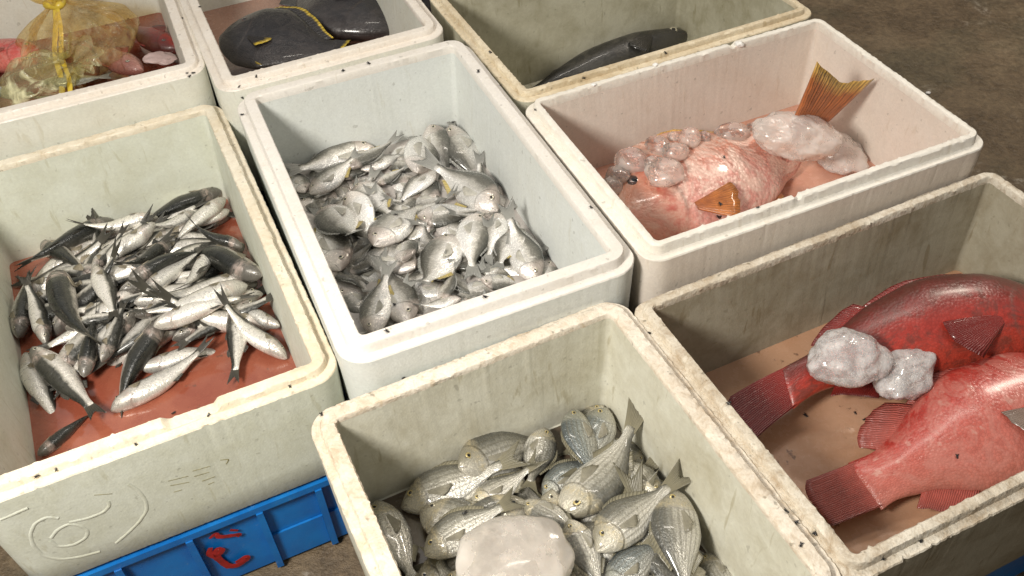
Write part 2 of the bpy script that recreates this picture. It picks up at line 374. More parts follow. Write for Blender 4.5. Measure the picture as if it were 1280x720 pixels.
def make_crate(b, w, l, top, label, bottom=FLOORZ + .006, ribs=None):
    root = empty('plastic_crate', Matrix.Translation((b.cx, b.cy, bottom)) @ Matrix.Rotation(b.rz, 4, 'Z'))
    tag(root, label, 'crate', 'blue plastic crates'); h = top - bottom
    T = .012; ribs = ribs or [lerp(-w/2 + .006, w/2 - .006, k / 4) for k in range(5)]
    vs, fs = [], []
    for x0, x1, y0, y1 in ((-w/2, w/2, -l/2, -l/2 + T), (-w/2, w/2, l/2 - T, l/2), (-w/2, -w/2 + T, -l/2 + T, l/2 - T), (w/2 - T, w/2, -l/2 + T, l/2 - T)):
        boxv(vs, fs, x0, x1, y0, y1, .004, h - .014)
    boxv(vs, fs, -w/2 + T, w/2 - T, -l/2 + T, l/2 - T, .006, .018)
    mesh_obj('wall_panel', vs, fs, M_BLUE, root, smooth=False)
    vs, fs = [], []
    e = .012
    for x0, x1, y0, y1 in ((-w/2 - e, w/2 + e, -l/2 - e, -l/2 + T), (-w/2 - e, w/2 + e, l/2 - T, l/2 + e), (-w/2 - e, -w/2 + T, -l/2 + T, l/2 - T), (w/2 - T, w/2 + e, -l/2 + T, l/2 - T)):
        boxv(vs, fs, x0, x1, y0, y1, h - .014, h)
    mesh_obj('top_rim', vs, fs, M_BLUE, root, smooth=False)
    for sgn in (-1, 1):
        for x in ribs:
            vs, fs = [], []; y = sgn * l / 2
            boxv(vs, fs, x - .0055, x + .0055, min(y + sgn * .0005, y + sgn * .015), max(y + sgn * .0005, y + sgn * .015), .004, h - .0142)
            mesh_obj('rib', vs, fs, M_BLUE, root, smooth=False)
        # horizontal stiffener a little below the middle
        vs, fs = [], []; y = sgn * l / 2
        for k in range(len(ribs) - 3, len(ribs) - 1):
            x0, x1 = ribs[k] + .0058, ribs[k + 1] - .0058
            boxv(vs, fs, x0, x1, min(y + sgn * .0005, y + sgn * .0045), max(y + sgn * .0005, y + sgn * .0045), .004, h * .46)
        mesh_obj('stiffener', vs, fs, M_BLUE, root, smooth=False)
    return root
bd = BOX['D']
crD = make_crate(bd, .50, .775, bd.z - bd.H - .001, 'blue plastic crate with red brush lettering under the mullet box', ribs=[-.244, -.14, -.030, .083, .181, .244])
for key, lab in (('G', 'blue plastic crate under the striped bream box'), ('H', 'blue plastic crate under the grouper box'), ('E', 'blue plastic crate under the middle bream box'),
                 ('F', 'blue plastic crate under the orange-tailed fish box'), ('A', 'blue plastic crate under the box of bagged fish'),
                 ('B', 'blue plastic crate under the black fish box'), ('C', 'blue plastic crate under the olive-brown box')):
    b = BOX[key]; make_crate(b, b.w - .01, b.l - .03, b.z - b.H - .001, lab)

def ribbon(name, pts, widths, mat, parent, nrm, th=.0012, lift=.0006):
    """a flat painted or raised stroke along points lying on a face with normal nrm (world space)"""
    vs, fs = [], []; nrm = nrm.normalized(); P = []
    for i in range(len(pts) - 1):
        for k in range(6): P.append((pts[i].lerp(pts[i+1], k / 6), lerp(widths[i], widths[i+1], k / 6)))
    P.append((pts[-1], widths[-1]))
    for _ in range(3):
        Q = [P[0]] + [((P[i-1][0] + P[i][0] * 2 + P[i+1][0]) / 4, P[i][1]) for i in range(1, len(P) - 1)] + [P[-1]]; P = Q
    for i, (p, w_) in enumerate(P):
        d = (P[min(i+1, len(P)-1)][0] - P[max(i-1, 0)][0]).normalized(); s_ = d.cross(nrm) * w_ * (1 + .25 * noise.noise(p * 300))
        for q in (p - s_ + nrm * lift, p - s_ * .5 + nrm * (lift + th), p + s_ * .5 + nrm * (lift + th), p + s_ + nrm * lift): vs.append(q)
    for i in range(len(P) - 1):
        for k in range(3): a = i * 4 + k; fs.append((a, a + 1, a + 5, a + 4))
    o = mesh_obj(name, vs, fs, mat, None)
    if parent: o.parent = parent; bpy.context.view_layer.update(); o.matrix_parent_inverse = parent.matrix_world.inverted()
    return o
def plane_hit(px, p0, nrm):
    d = ray(px); return CO + d * ((p0 - CO).dot(nrm) / d.dot(nrm))
nD = Vector((sin(rD), -cos(rD), 0))
bpy.context.view_layer.update()
zc = lambda x, y, x0=0, y0=540, s=4: (x0 + x / s, y0 + y / s)
# raised moulding marks on the front of the mullet box
def on_front(pts):
    out = []
    for p in pts:
        l_, nr_, ob_ = cast(p)
        out.append(l_ if l_ is not None and abs(nr_.z) < .5 else plane_hit(p, bd.M @ Vector((0, -bd.l/2 - .033, 0)), nD))
    return out
mark_m = foam('raised_foam_mark', (.80, .80, .72), .3, (.55, .52, .4), 21)
for pts in ([(500, 598), (400, 625), (300, 638), (215, 620), (165, 570), (150, 510), (175, 455), (235, 425), (290, 432)],
            [(250, 545), (290, 575), (370, 565), (430, 530), (440, 495), (400, 468), (340, 460), (285, 490), (255, 530)],
            [(640, 262), (690, 290), (730, 345), (735, 390), (700, 445), (640, 505), (580, 555)],
            [(540, 345), (548, 368), (520, 400), (440, 432), (345, 452)], [(0, 440), (60, 415), (140, 380)]):
    P = on_front([zc(*p) for p in pts]); ribbon('embossed_mark', P, [.0030] * len(P), mwD, bd.root, nD, .0009, .00005)
ink_m = plain('olive_print', (.30, .27, .14), .6, .5, 200)
for pts in ([(840, 245), (940, 220)], [(850, 268), (945, 250)], [(868, 300), (910, 288)], [(962, 195), (1050, 170)], [(970, 222), (1045, 200)],
            [(1010, 245), (1075, 222)], [(1100, 140), (1145, 135), (1130, 160)], [(1040, 262), (1070, 250)], [(470, 315), (560, 308)]):
    P = on_front([zc(*p) for p in pts]); ribbon('printed_mark', P, [.0007] + [.0011] * (len(P) - 2) + [.0006], ink_m, bd.root, nD, .0003, .0004)
# red lettering on the crate
def on_crate(pts): return [plane_hit(p, bd.M @ Vector((0, -.775/2 - .0006, 0)), nD) for p in pts]
for pts, w_ in (([(1045, 520), (1075, 495), (1090, 515), (1200, 498), (1185, 512)], .0042), ([(1145, 478), (1185, 480)], .005),
                ([(1050, 565), (1040, 595), (1075, 612), (1110, 580), (1085, 572), (1065, 600), (1110, 640), (1140, 660), (1185, 655), (1235, 620), (1225, 612), (1175, 640)], .0058),
                ([(1395, 702), (1430, 684), (1470, 690), (1490, 705), (1480, 712)], .0075)):
    P = on_crate([zc(*p) for p in pts]); ribbon('red_lettering', P, [w_ * .6] + [w_] * (len(P) - 2) + [w_ * .5], M_RED, crD, nD, .0004, .0052)

# ------------------------------------------------------------------ liquids in the boxes
def liquid(key, level, mat, label, name, ins=.004):
    b = BOX[key]; k = 1 - level / b.depth
    d = -b.draft * (1 - (level) / b.depth) - ins * .0
    pts = rrect(b.w + 2 * d + .001, b.l + 2 * d + .001, .014, 20, 20); vs = [(x, y, -b.depth + level) for x, y, _, _ in pts]
    vs2 = [(x * .96, y * .96, -b.depth + .002) for x, y, _, _ in pts]; N = len(vs)
    fs = [tuple(range(N)), tuple(range(2 * N - 1, N - 1, -1))] + [(i, (i + 1) % N, N + (i + 1) % N, N + i) for i in range(N)]
    o = mesh_obj(name, vs + vs2, fs, mat, None, sharp=30); o.matrix_world = b.M
    tag(o, label, 'bloody water', kind='stuff'); return o
def liq(name, c1, c2, scale=9, rough=.12, spk=None):
    n = NT(name); co = obco(n); nz = n.noise(co, scale, 6, .65, .5); f = n.noise(co, 70, 4, .6); w = n.noise(co, 24, 2, .5)
    c = n.mix(n.map(nz, .35, .65), c1, c2); c = n.mix(n.map(n.noise(co, 42, 3, .6), .66, .72, 0, .7), c, spk or (.12, .06, .04))
    return n.set(Base_Color=c, Roughness=n.map(f, .3, .7, rough, rough + .25), Normal=n.bump(w, .12, .004), Specular_IOR_Level=.45, Coat_Weight=.8, Coat_Roughness=.04)
liquid('D', .012, liq('red_water', (.27, .07, .04), (.37, .12, .07)), 'shallow red bloody water in the bottom of the mullet box', 'bloody_water')
liquid('H', .012, liq('peach_water', (.50, .27, .155), (.60, .36, .23), 6), 'peach coloured bloody water around the two red groupers', 'bloody_water')
liquid('F', .030, liq('pink_water', (.60, .28, .19), (.68, .38, .28), 8), 'pinkish water under the orange-tailed fish and ice', 'bloody_water')
liquid('B', .03, liq('brown_water', (.24, .12, .085), (.32, .17, .12), 8), 'brownish water under the two flat black fish', 'bloody_water')
liquid('A', .012, liq('dark_red_water', (.22, .05, .03), (.32, .08, .05), 8), 'dark red water under the bags of fish', 'bloody_water')
liquid('E', .032, liq('grey_slush', (.40, .36, .33), (.58, .54, .50), 16, .2), 'greyish icy slush under the small silver bream', 'bloody_water')
liquid('G', .010, liq('murky_water', (.07, .05, .035), (.12, .09, .06), 9), 'murky dark water under the striped bream', 'bloody_water')

# ------------------------------------------------------------------ fish
def fin(name, root, tip, mat, parent, warp, m=7, th=.0012, ripple=.0008, side=Vector((0, 1, 0)), curl=0.0, ragged=.06, seed=0, bowl=0.0):
    """a thin wedge of rays between a root line and a tip line"""
    nR = len(root); vs, at_, fs = [], [], []
    for s_ in (1, -1):
        for i in range(nR):
            r, t = root[i], tip[i]; u = i / (nR - 1); ln = (t - r).length
            k_ = 1 - ragged * abs(noise.noise(Vector((i * .9, seed, 0)))) * 2
            for j in range(m + 1):
                v = j / m; p = r.lerp(r + (t - r) * k_, v)
                p = p + side * (ripple * (1 if i % 2 else -1) * min(1, v * 2) + curl * ln * v * v + bowl * ln * v * sin(u * pi) + s_ * th * (1 - .85 * v) * .5)
                vs.append(warp(p)); at_.append((u, v, s_))
    o = nR * (m + 1)
    for s_ in (0, 1):
        for i in range(nR - 1):
            for j in range(m):
                a = s_ * o + i * (m + 1) + j; q = (a, a + 1, a + m + 2, a + m + 1); fs.append(q if s_ == 0 else q[::-1])
    for i in range(nR - 1): a = i * (m + 1) + m; b_ = a + m + 1; fs.append((a, b_, b_ + o, a + o))
    for j in range(m):
        fs.append((j, j + 1, j + 1 + o, j + o)); a = (nR - 1) * (m + 1) + j; fs.append((a, a + 1, a + 1 + o, a + o))
    return mesh_obj(name, vs, fs, mat, parent, attr=at_)

M_PUPIL = plain('pupil_black', (.008, .008, .01), .08, .1, 20, 0, coat=1.0)
def iris(name, c): return plain(name, c, .2, .35, 400, .1, metal=.4, coat=1.0)
M_IRIS = {'pale': iris('pale_iris', (.60, .55, .42)), 'gold': iris('gold_iris', (.62, .50, .22)), 'red': iris('red_iris', (.42, .09, .07)), 'dark': iris('dark_iris', (.10, .05, .04))}
M_LID = plain('eye_rim', (.10, .09, .08), .3, .3, 60, .1, coat=.6)

MULLET = dict(top=[(0, .006), (.05, .042), (.16, .078), (.34, .108), (.55, .104), (.78, .066), (.93, .040), (1, .040)],
              bot=[(0, .010), (.05, .038), (.16, .075), (.34, .112), (.55, .106), (.78, .064), (.93, .040), (1, .041)],
              wid=[(0, .010), (.04, .048), (.12, .078), (.26, .094), (.45, .092), (.70, .058), (.9, .026), (1, .007)],
              eye=(.105, .22, .021), tail=.24, fork=.50, span=.125, dorsal=((.40, .50, .07), (.66, .77, .075)), anal=(.63, .74, .07), pelv=(.36, .07), pec=(.245, .25, .13, .06))
BREAM = dict(top=[(0, .012), (.05, .085), (.14, .165), (.30, .232), (.44, .242), (.62, .190), (.80, .098), (.92, .052), (1, .056)],
             bot=[(0, .016), (.05, .075), (.14, .140), (.30, .195), (.44, .205), (.62, .165), (.80, .088), (.92, .050), (1, .056)],
             wid=[(0, .012), (.05, .052), (.15, .082), (.30, .100), (.48, .098), (.70, .062), (.88, .027), (1, .007)],
             eye=(.125, .36, .032), tail=.26, fork=.52, span=.17, dorsal=((.34, .82, .075),), anal=(.62, .82, .06), pelv=(.36, .13), pec=(.28, -.12, .26, .08))
SNAPPER = dict(top=[(0, .016), (.05, .085), (.14, .150), (.28, .200), (.42, .205), (.62, .150), (.80, .078), (.92, .054), (1, .060)],
               bot=[(0, .020), (.05, .065), (.14, .110), (.28, .150), (.42, .158), (.62, .122), (.80, .068), (.92, .052), (1, .060)],
               wid=[(0, .018), (.05, .060), (.15, .094), (.30, .115), (.48, .108), (.70, .066), (.88, .032), (1, .008)],
               eye=(.15, .42, .024), tail=.26, fork=.30, span=.17, dorsal=((.32, .84, .10),), anal=(.64, .82, .09), pelv=(.36, .14), pec=(.29, -.22, .24, .10))
GROUPER = dict(top=[(0, .018), (.05, .075), (.14, .130), (.30, .180), (.46, .185), (.64, .150), (.82, .085), (.93, .066), (1, .066)],
               bot=[(0, .024), (.05, .070), (.14, .110), (.30, .150), (.46, .158), (.64, .128), (.82, .074), (.93, .062), (1, .070)],
               wid=[(0, .020), (.05, .066), (.15, .100), (.30, .122), (.48, .118), (.70, .074), (.88, .040), (1, .008)],
               eye=(.14, .45, .024), tail=.21, fork=0, span=.11, dorsal=((.30, .66, .06), (.66, .88, .12)), anal=(.66, .84, .12), pelv=(.38, .14), pec=(.30, -.15, .21, .11))

def fish_geo(sp, L, bend, bend2, tailbend=0.0):
    ft, fb, fw = curve(sp['top']), curve(sp['bot']), curve(sp['wid'])
    def warp(p):                                   # p in body axes: x forward from mid body
        t = .5 - p.x / L; q = t - .40
        k_ = min(1, max(0, (t - .66) / .28)); k_ = k_ * k_ * (3 - 2 * k_)
        if tailbend and k_ > 0:                    # the stalk twists and lifts so that the tail stands up
            a_ = 1.45 * k_ * (1 if tailbend > 0 else -1); y_, z_ = p.y * cos(a_) - p.z * sin(a_), p.y * sin(a_) + p.z * cos(a_)
            x0 = L * (.5 - .80); dx = p.x - x0; b_ = tailbend * k_
            if dx < 0: return Vector((x0 + dx * cos(b_) - y_ * sin(b_), y_ * cos(b_) + dx * sin(b_), z_))
            return Vector((p.x, y_, z_))
        return Vector((p.x + .0, p.y + L * bend * q * abs(q) * 2.0 + L * bend * .35 * q * q, p.z + L * bend2 * q * q * 1.6))
    return ft, fb, fw, warp
def make_fish(name, sp, L, M, mats, label, group, cat='fish', bend=0.0, bend2=0.0, iris_='pale', nx=30, nr=22, seed=0, deep=1.0, pec_side=(1, -1), fins=True, fink=1.0, tailbend=0.0):
    """L is the length without the tail fin; M places the mid body, +X towards the head, +Z towards the back"""
    root = empty(name, M); tag(root, label, cat, group)
    ft, fb, fw, warp = fish_geo(sp, L, bend, bend2, tailbend)
    skin, finm, pecm = mats[0], mats[1], mats[2] if len(mats) > 2 else mats[1]
    vs, at_, fs = [], [], []
    for i in range(nx + 1):
        u = i / nx; t = u ** 1.45 if u < .5 else .5 ** 1.45 + (u - .5) * 2 * (1 - .5 ** 1.45)
        a, b_, w_ = ft(t) * L * deep, fb(t) * L * deep, fw(t) * L
        for k in range(nr):
            th = 2 * pi * k / nr; cy, sz = cos(th), sin(th)
            y = w_ * math.copysign(abs(cy) ** 1.02, cy) * (1 - .12 * (1 if sz < 0 else .4) * abs(sz)); z = (a if sz > 0 else b_) * math.copysign(abs(sz) ** .93, sz)
            x = L * (.5 - t)
            dd = L * .0035 * noise.noise(Vector((t * 6, sz * 2, cy + seed)))
            vs.append(warp(Vector((x, y + dd * cy, z + dd * sz)))); at_.append((t, sz, cy))
    for i in range(nx):
        for k in range(nr): j = (k + 1) % nr; fs.append((i * nr + k, i * nr + j, (i + 1) * nr + j, (i + 1) * nr + k))
    c0 = len(vs); vs.append(warp(Vector((L * .503, 0, 0)))); at_.append((0, 0, 0)); vs.append(warp(Vector((-L * .503, 0, 0)))); at_.append((1, 0, 0))
    for k in range(nr): fs.append((c0, (k + 1) % nr, k)); fs.append((c0 + 1, nx * nr + k, nx * nr + (k + 1) % nr))
    mesh_obj('body', vs, fs, skin, root, attr=at_)
    # eyes
    te, se, re = sp['eye']
    for sd in (1, -1):
        z0 = ft(te) * L * deep * se; y0 = fw(te) * L * (max(0, 1 - se ** 2)) ** .5 * .97
        vs, fs, fm = [], [], []; R_ = re * L; rows = [(1.12, -.22, 2), (1.0, .05, 2), (.88, .12, 1), (.52, .20, 1), (.49, .205, 0), (.22, .24, 0)]
        for (rr, hh, _) in rows:
            for k in range(14):
                a = 2 * pi * k / 14; vs.append(warp(Vector((L * (.5 - te) + R_ * rr * cos(a), sd * (y0 + R_ * hh), z0 + R_ * rr * sin(a)))))
        for i in range(len(rows) - 1):
            for k in range(14): j = (k + 1) % 14; fs.append((i * 14 + k, i * 14 + j, (i + 1) * 14 + j, (i + 1) * 14 + k)); fm.append(rows[i + 1][2])
        fs.append(tuple((len(rows) - 1) * 14 + k for k in range(14))); fm.append(0)
        mesh_obj('eye', vs, fs, [M_PUPIL, M_IRIS[iris_], M_LID], root, fmat=fm)
    if not fins: return root
    V = Vector
    # tail fin
    nt = 15; rt, tp = [], []; tl, spn = sp['tail'] * L * fink, sp['span'] * L
    for i in range(nt):
        u = i / (nt - 1) * 2 - 1
        rt.append(V((-L * .462, 0, u * ft(1) * L * deep * .93)))
        ln = tl * (1 - sp['fork'] * (1 - abs(u) ** 1.2)) * (1 - .10 * u * u if sp['fork'] == 0 else 1)
        tp.append(V((-L * .5 - ln, 0, u * spn * (1.0 if sp['fork'] else 1.0))))
    fin('tail_fin', rt, tp, finm, root, warp, m=8, th=.012 * L, ripple=.003 * L, ragged=.05, seed=seed, curl=.06 * (1 if seed % 2 else -1))
    for (a, b_, h) in sp['dorsal']:
        rt, tp = [], []
        for i in range(13):
            u = i / 12; t = lerp(a, b_, u); x = L * (.5 - t); z = ft(t) * L * deep
            hh = h * L * (.35 + .65 * sin(pi * min(1, .22 + u * .72))) * .9
            rt.append(V((x, 0, z * .94))); tp.append(V((x - hh * 1.0, 0, z * .97 + hh * .62)))
        fin('dorsal_fin', rt, tp, finm, root, warp, m=5, th=.010 * L, ripple=.0025 * L, seed=seed + 3, curl=.12)
    a, b_, h = sp['anal']; rt, tp = [], []
    for i in range(9):
        u = i / 8; t = lerp(a, b_, u); x = L * (.5 - t); z = -fb(t) * L * deep; hh = h * L * (1 - .45 * u)
        rt.append(V((x, 0, z * .93))); tp.append(V((x - hh * .9, 0, z - hh * .62)))
    fin('anal_fin', rt, tp, pecm if len(mats) > 4 else finm, root, warp, m=5, th=.010 * L, ripple=.0025 * L, seed=seed + 5, curl=-.1)
    t, h = sp['pelv']
    for sd in (1, -1):
        rt, tp = [], []
        for i in range(6):
            u = i / 5; x = L * (.5 - t - .035 * u); z = -fb(t) * L * deep * .93
            rt.append(V((x, sd * .022 * L, z))); tp.append(V((x - h * L * (1 - .65 * u), sd * (.03 + .01 * u) * L, z - h * L * .14 * (1 - u) + .012 * L)))
        fin('pelvic_fin', rt, tp, pecm, root, warp, m=4, th=.010 * L, ripple=.002 * L, seed=seed + 8)
    t, s_, ln, sp_ = sp['pec']
    for sd in pec_side:
        rt, tp = [], []; y0 = fw(t) * L * (1 - s_ * s_) ** .5
        zc_ = (ft(t) if s_ > 0 else fb(t)) * s_ * L * deep
        for i in range(9):
            u = i / 8 * 2 - 1
            rt.append(V((L * (.5 - t), sd * (y0 - .004 * L), zc_ + u * .016 * L)))
            tt = t + ln * (1 - .42 * (1 - (u + 1) / 2) ** 1.3 - .10 * u * u); yy = fw(min(1, tt)) * L * .97 + .012 * L
            tp.append(V((L * (.5 - tt), sd * yy, zc_ - .05 * L + u * sp_ * .62 * L)))
        fin('pectoral_fin', rt, tp, mats[3] if len(mats) > 3 else pecm, root, warp, m=5, th=.008 * L, ripple=.002 * L, side=V((0, sd, 0)), seed=seed + 11, bowl=.03)
    return root

# resting a heap of fish: a height field per box
class Heap:
    def __init__(s, key, level, zs=None):
        s.b = BOX[key]; s.res = .004; s.zs = zs; s.nx = int(s.b.w / s.res) + 1; s.ny = int(s.b.l / s.res) + 1
        s.h = np.full((s.nx, s.ny), s.b.floor + level); s.gx = (np.arange(s.nx) * s.res - s.b.w / 2)[:, None]; s.gy = (np.arange(s.ny) * s.res - s.b.l / 2)[None, :]
    def stations(s, A, B_, sp, L, phi, deep):
        ft, fb, fw = curve(sp['top']), curve(sp['bot']), curve(sp['wid']); out = []
        for t in (.06, .18, .32, .46, .60, .75, .90):
            hh = (ft(t) + fb(t)) / 2 * L * deep; ww = fw(t) * L
            hz = math.hypot(hh * cos(phi), ww * sin(phi)); hw = math.hypot(hh * sin(phi), ww * cos(phi))
            out.append((t, A.lerp(B_, t), hz, hw))
        return out
    def rest(s, P, hz, hw, q=64):
        m = ((s.gx - P.x) ** 2 + (s.gy - P.y) ** 2) < (hw * .75) ** 2
        if not m.any():
            i = int(min(max((P.x + s.b.w/2) / s.res, 0), s.nx - 1)); j = int(min(max((P.y + s.b.l/2) / s.res, 0), s.ny - 1)); return s.h[i, j] + hz * .74
        return np.percentile(s.h[m], q) + hz * .74
    def settle(s, st, tilt=.16):
        t = np.array([k[0] for k in st]); r = np.array([s.rest(k[1], k[2], k[3]) for k in st]); ln = (st[-1][1] - st[0][1]).length / (t[-1] - t[0])
        wgt = np.array([.5, 1, 1.4, 1.4, 1.2, .8, .4]); b_, a = np.polyfit(t - .5, r, 1, w=wgt); b_ = max(-tilt * ln, min(tilt * ln, b_))
        a = (wgt * (r - b_ * (t - .5))).sum() / wgt.sum()
        ex = (r - (a + b_ * (t - .5)))[1:6].max(); a += max(0, ex) * .30
        return a - .5 * b_, a + .5 * b_
    def stamp(s, A, B_, sp, L, phi, deep):
        for (t, P, hz, hw) in s.stations(A, B_, sp, L, phi, deep):
            r = max(hw, L * .07); d2 = ((s.gx - P.x) ** 2 + (s.gy - P.y) ** 2) / r ** 2
            top = P.z + hz * np.sqrt(np.clip(1 - d2, 0, 1)); s.h = np.where(d2 < 1, np.maximum(s.h, top), s.h)
    def clampP(s, P, m=.006):
        k = s.b.draft; hw, hl = s.b.w/2 - k - m, s.b.l/2 - k - m
        return Vector((min(max(P.x, -hw), hw), min(max(P.y, -hl), hl), P.z))
def place(heap, sp, head, tail, phi, deep=1.0, std=.82, lmin=0, lmax=9, local=None, z0=None, cap=None):
    """head and tail as photo pixels (or local xy); returns the matrix and body length, resting on the heap"""
    b = heap.b; za = zb = (z0 if z0 is not None else b.floor + .03); phi = radians(phi)
    for _ in range(5):
        if local: A, T = Vector((*local[0], 0)), Vector((*local[1], 0))
        else: A, T = b.Mi @ at(head, za), b.Mi @ at(tail, zb)
        A.z = T.z = 0
        tot = min(max((A - T).length, lmin), lmax); mid = (A + T) / 2; d = (A - T).normalized(); A, T = mid + d * tot / 2, mid - d * tot / 2
        L = tot * std; B_ = A - d * L
        A2, B2 = heap.clampP(A), heap.clampP(B_, .012); sh = (A2 - A) + (B2 - B_); A, B_ = A + sh, B_ + sh
        zh, zt = heap.settle(heap.stations(A, B_, sp, L, phi, deep))
        if cap is not None: zh, zt = min(zh, heap.zs(A.x, A.y) + cap), min(zt, heap.zs(B_.x, B_.y) + cap)
        za, zb = zh, zt
    A.z, B_.z = zh, zt
    heap.stamp(A, B_, sp, L, phi, deep)
    Az, Bz = A - Vector((0, 0, b.z)), B_ - Vector((0, 0, b.z))
    d = (Az - Bz).normalized(); up = Vector((0, 0, 1)); left = up.cross(d).normalized(); up2 = d.cross(left)
    zax = up2 * cos(phi) + left * sin(phi); yax = zax.cross(d)
    M = Matrix.Identity(4)
    for i, ax in enumerate((d, yax, zax)):
        for k in range(3): M[k][i] = ax[k]
    M.translation = (Az + Bz) / 2
    return b.M @ M, L

def fat(sp, kh, kw_, **o):
    d = dict(sp); d['top'] = [(a, b_ * kh) for a, b_ in sp['top']]; d['bot'] = [(a, b_ * kh) for a, b_ in sp['bot']]; d['wid'] = [(a, b_ * kw_) for a, b_ in sp['wid']]; d.update(o); return d
MULLET = fat(MULLET, 1.20, 1.22, span=.075, tail=.20, dorsal=((.40, .50, .045), (.66, .77, .05)), anal=(.63, .74, .05))
BREAM_S = fat(BREAM, 1.08, 1.0, span=.13, fork=.42, tail=.22, dorsal=((.36, .80, .045),))
BREAM = fat(BREAM, 1.06, 1.12, span=.15, dorsal=((.34, .82, .06),))
SK_MUL = fishskin('mullet_skin', [(0, (.90, .87, .80)), (.50, (.78, .74, .67)), (.60, (.38, .36, .31)), (.67, (.070, .068, .058)), (1, (.018, .019, .016))],
                  metal=.45, head=(.34, .31, .27), scale=52, asp=.23, cheek=(.60, .46, .40), scalebump=.30, rough=(.2, .42), coat=.4, cr=.12, bd=.0024)
FN_MUL = finmat('mullet_fin', (.10, .09, .07), (.035, .033, .026), 14)
FN_MULP = finmat('mullet_pale_fin', (.42, .36, .26), (.20, .17, .11), 10)
SK_BRE = fishskin('silver_bream_skin', [(0, (.96, .94, .90)), (.44, (.90, .87, .82)), (.60, (.58, .55, .49)), (.74, (.20, .19, .16)), (1, (.06, .06, .05))],
                  metal=.42, head=(.74, .62, .55), scale=50, asp=.45, scalebump=.32, rough=(.12, .34), coat=.6, cr=.10, bd=.0018)
FN_BRE = finmat('silver_bream_fin', (.46, .45, .41), (.22, .22, .20), 12)
FN_BREP = finmat('silver_bream_pale_fin', (.72, .69, .61), (.60, .57, .48), 10, con=.35)
FN_YEL = finmat('yellow_fin', (.58, .44, .10), (.52, .43, .20), 9)
SK_STR = fishskin('striped_bream_skin', [(0, (.88, .86, .79)), (.38, (.74, .71, .63)), (.60, (.46, .44, .375)), (.78, (.19, .185, .155)), (1, (.08, .08, .07))],
                  metal=.42, stripes=26, head=(.52, .47, .34), scale=40, asp=.45, scalebump=.45, cheek=(.60, .50, .30), rough=(.15, .38))
SK_STB = fishskin('bluish_striped_skin', [(0, (.78, .76, .69)), (.36, (.56, .56, .51)), (.6, (.29, .315, .30)), (1, (.075, .09, .092))],
                  metal=.45, stripes=26, head=(.50, .48, .38), scale=40, asp=.45, scalebump=.5, rough=(.15, .36))
FN_STR = finmat('striped_bream_fin', (.30, .27, .18), (.13, .12, .08), 14)
FN_STP = finmat('striped_bream_pale_fin', (.40, .37, .29), (.30, .275, .20), 10, con=.4)

def school(key, sp, std, mats, cat, group, items, name, heap, **kw):
    for i, it in enumerate(items):
        head, tail, phi, lab = it[:4]; o = it[4] if len(it) > 4 else {}
        rr = random.Random(str(head) + key)
        if key == 'D' and tail and not (70 <= abs(phi) < 100):       # dark backs turn up towards the buyer, white bellies the other way
            phi = abs(phi) * (1 if (head[0] < tail[0]) == (abs(phi) < 70) else -1)
        M, L = place(heap, sp, head, tail, phi, std=std, lmin=kw.get('lmin', 0), lmax=kw.get('lmax', 9), local=o.get('local'), deep=o.get('deep', 1.0), cap=(-.030 if o.get('local') else .022 * i / len(items) + o.get('dz', 0)))
        mt = o.get('mats', mats)
        if len(mats) > 4 and rr.random() < .45: mt = SBN
        make_fish(name, sp, L, M, mt, lab, group, cat, bend=o.get('bend', rr.uniform(-.30, .30)), bend2=rr.uniform(-.10, .10), iris_=o.get('iris', kw.get('iris', 'pale')),
                  seed=i, deep=o.get('deep', 1.0) * rr.uniform(.95, 1.05), nx=kw.get('nx', 28), nr=20)
def filler(n_, x0, x1, y0, y1, ln, seed, along=None):
    r = random.Random(seed); out = []
    for i in range(n_):
        x, y, a = r.uniform(x0, x1), r.uniform(y0, y1), (r.uniform(0, 2 * pi) if along is None else r.gauss(along, .4) + pi * r.randint(0, 1)); l_ = ln * r.uniform(.85, 1.1)
        out.append(((i, seed), None, r.choice((-80, 80, 95, -95, 60)), None, dict(local=((x + cos(a) * l_/2, y + sin(a) * l_/2), (x - cos(a) * l_/2, y - sin(a) * l_/2)))))
    return out
def withlab(items, lab): return [(a, b_, c_, lab, d) for a, b_, c_, _, d in items]

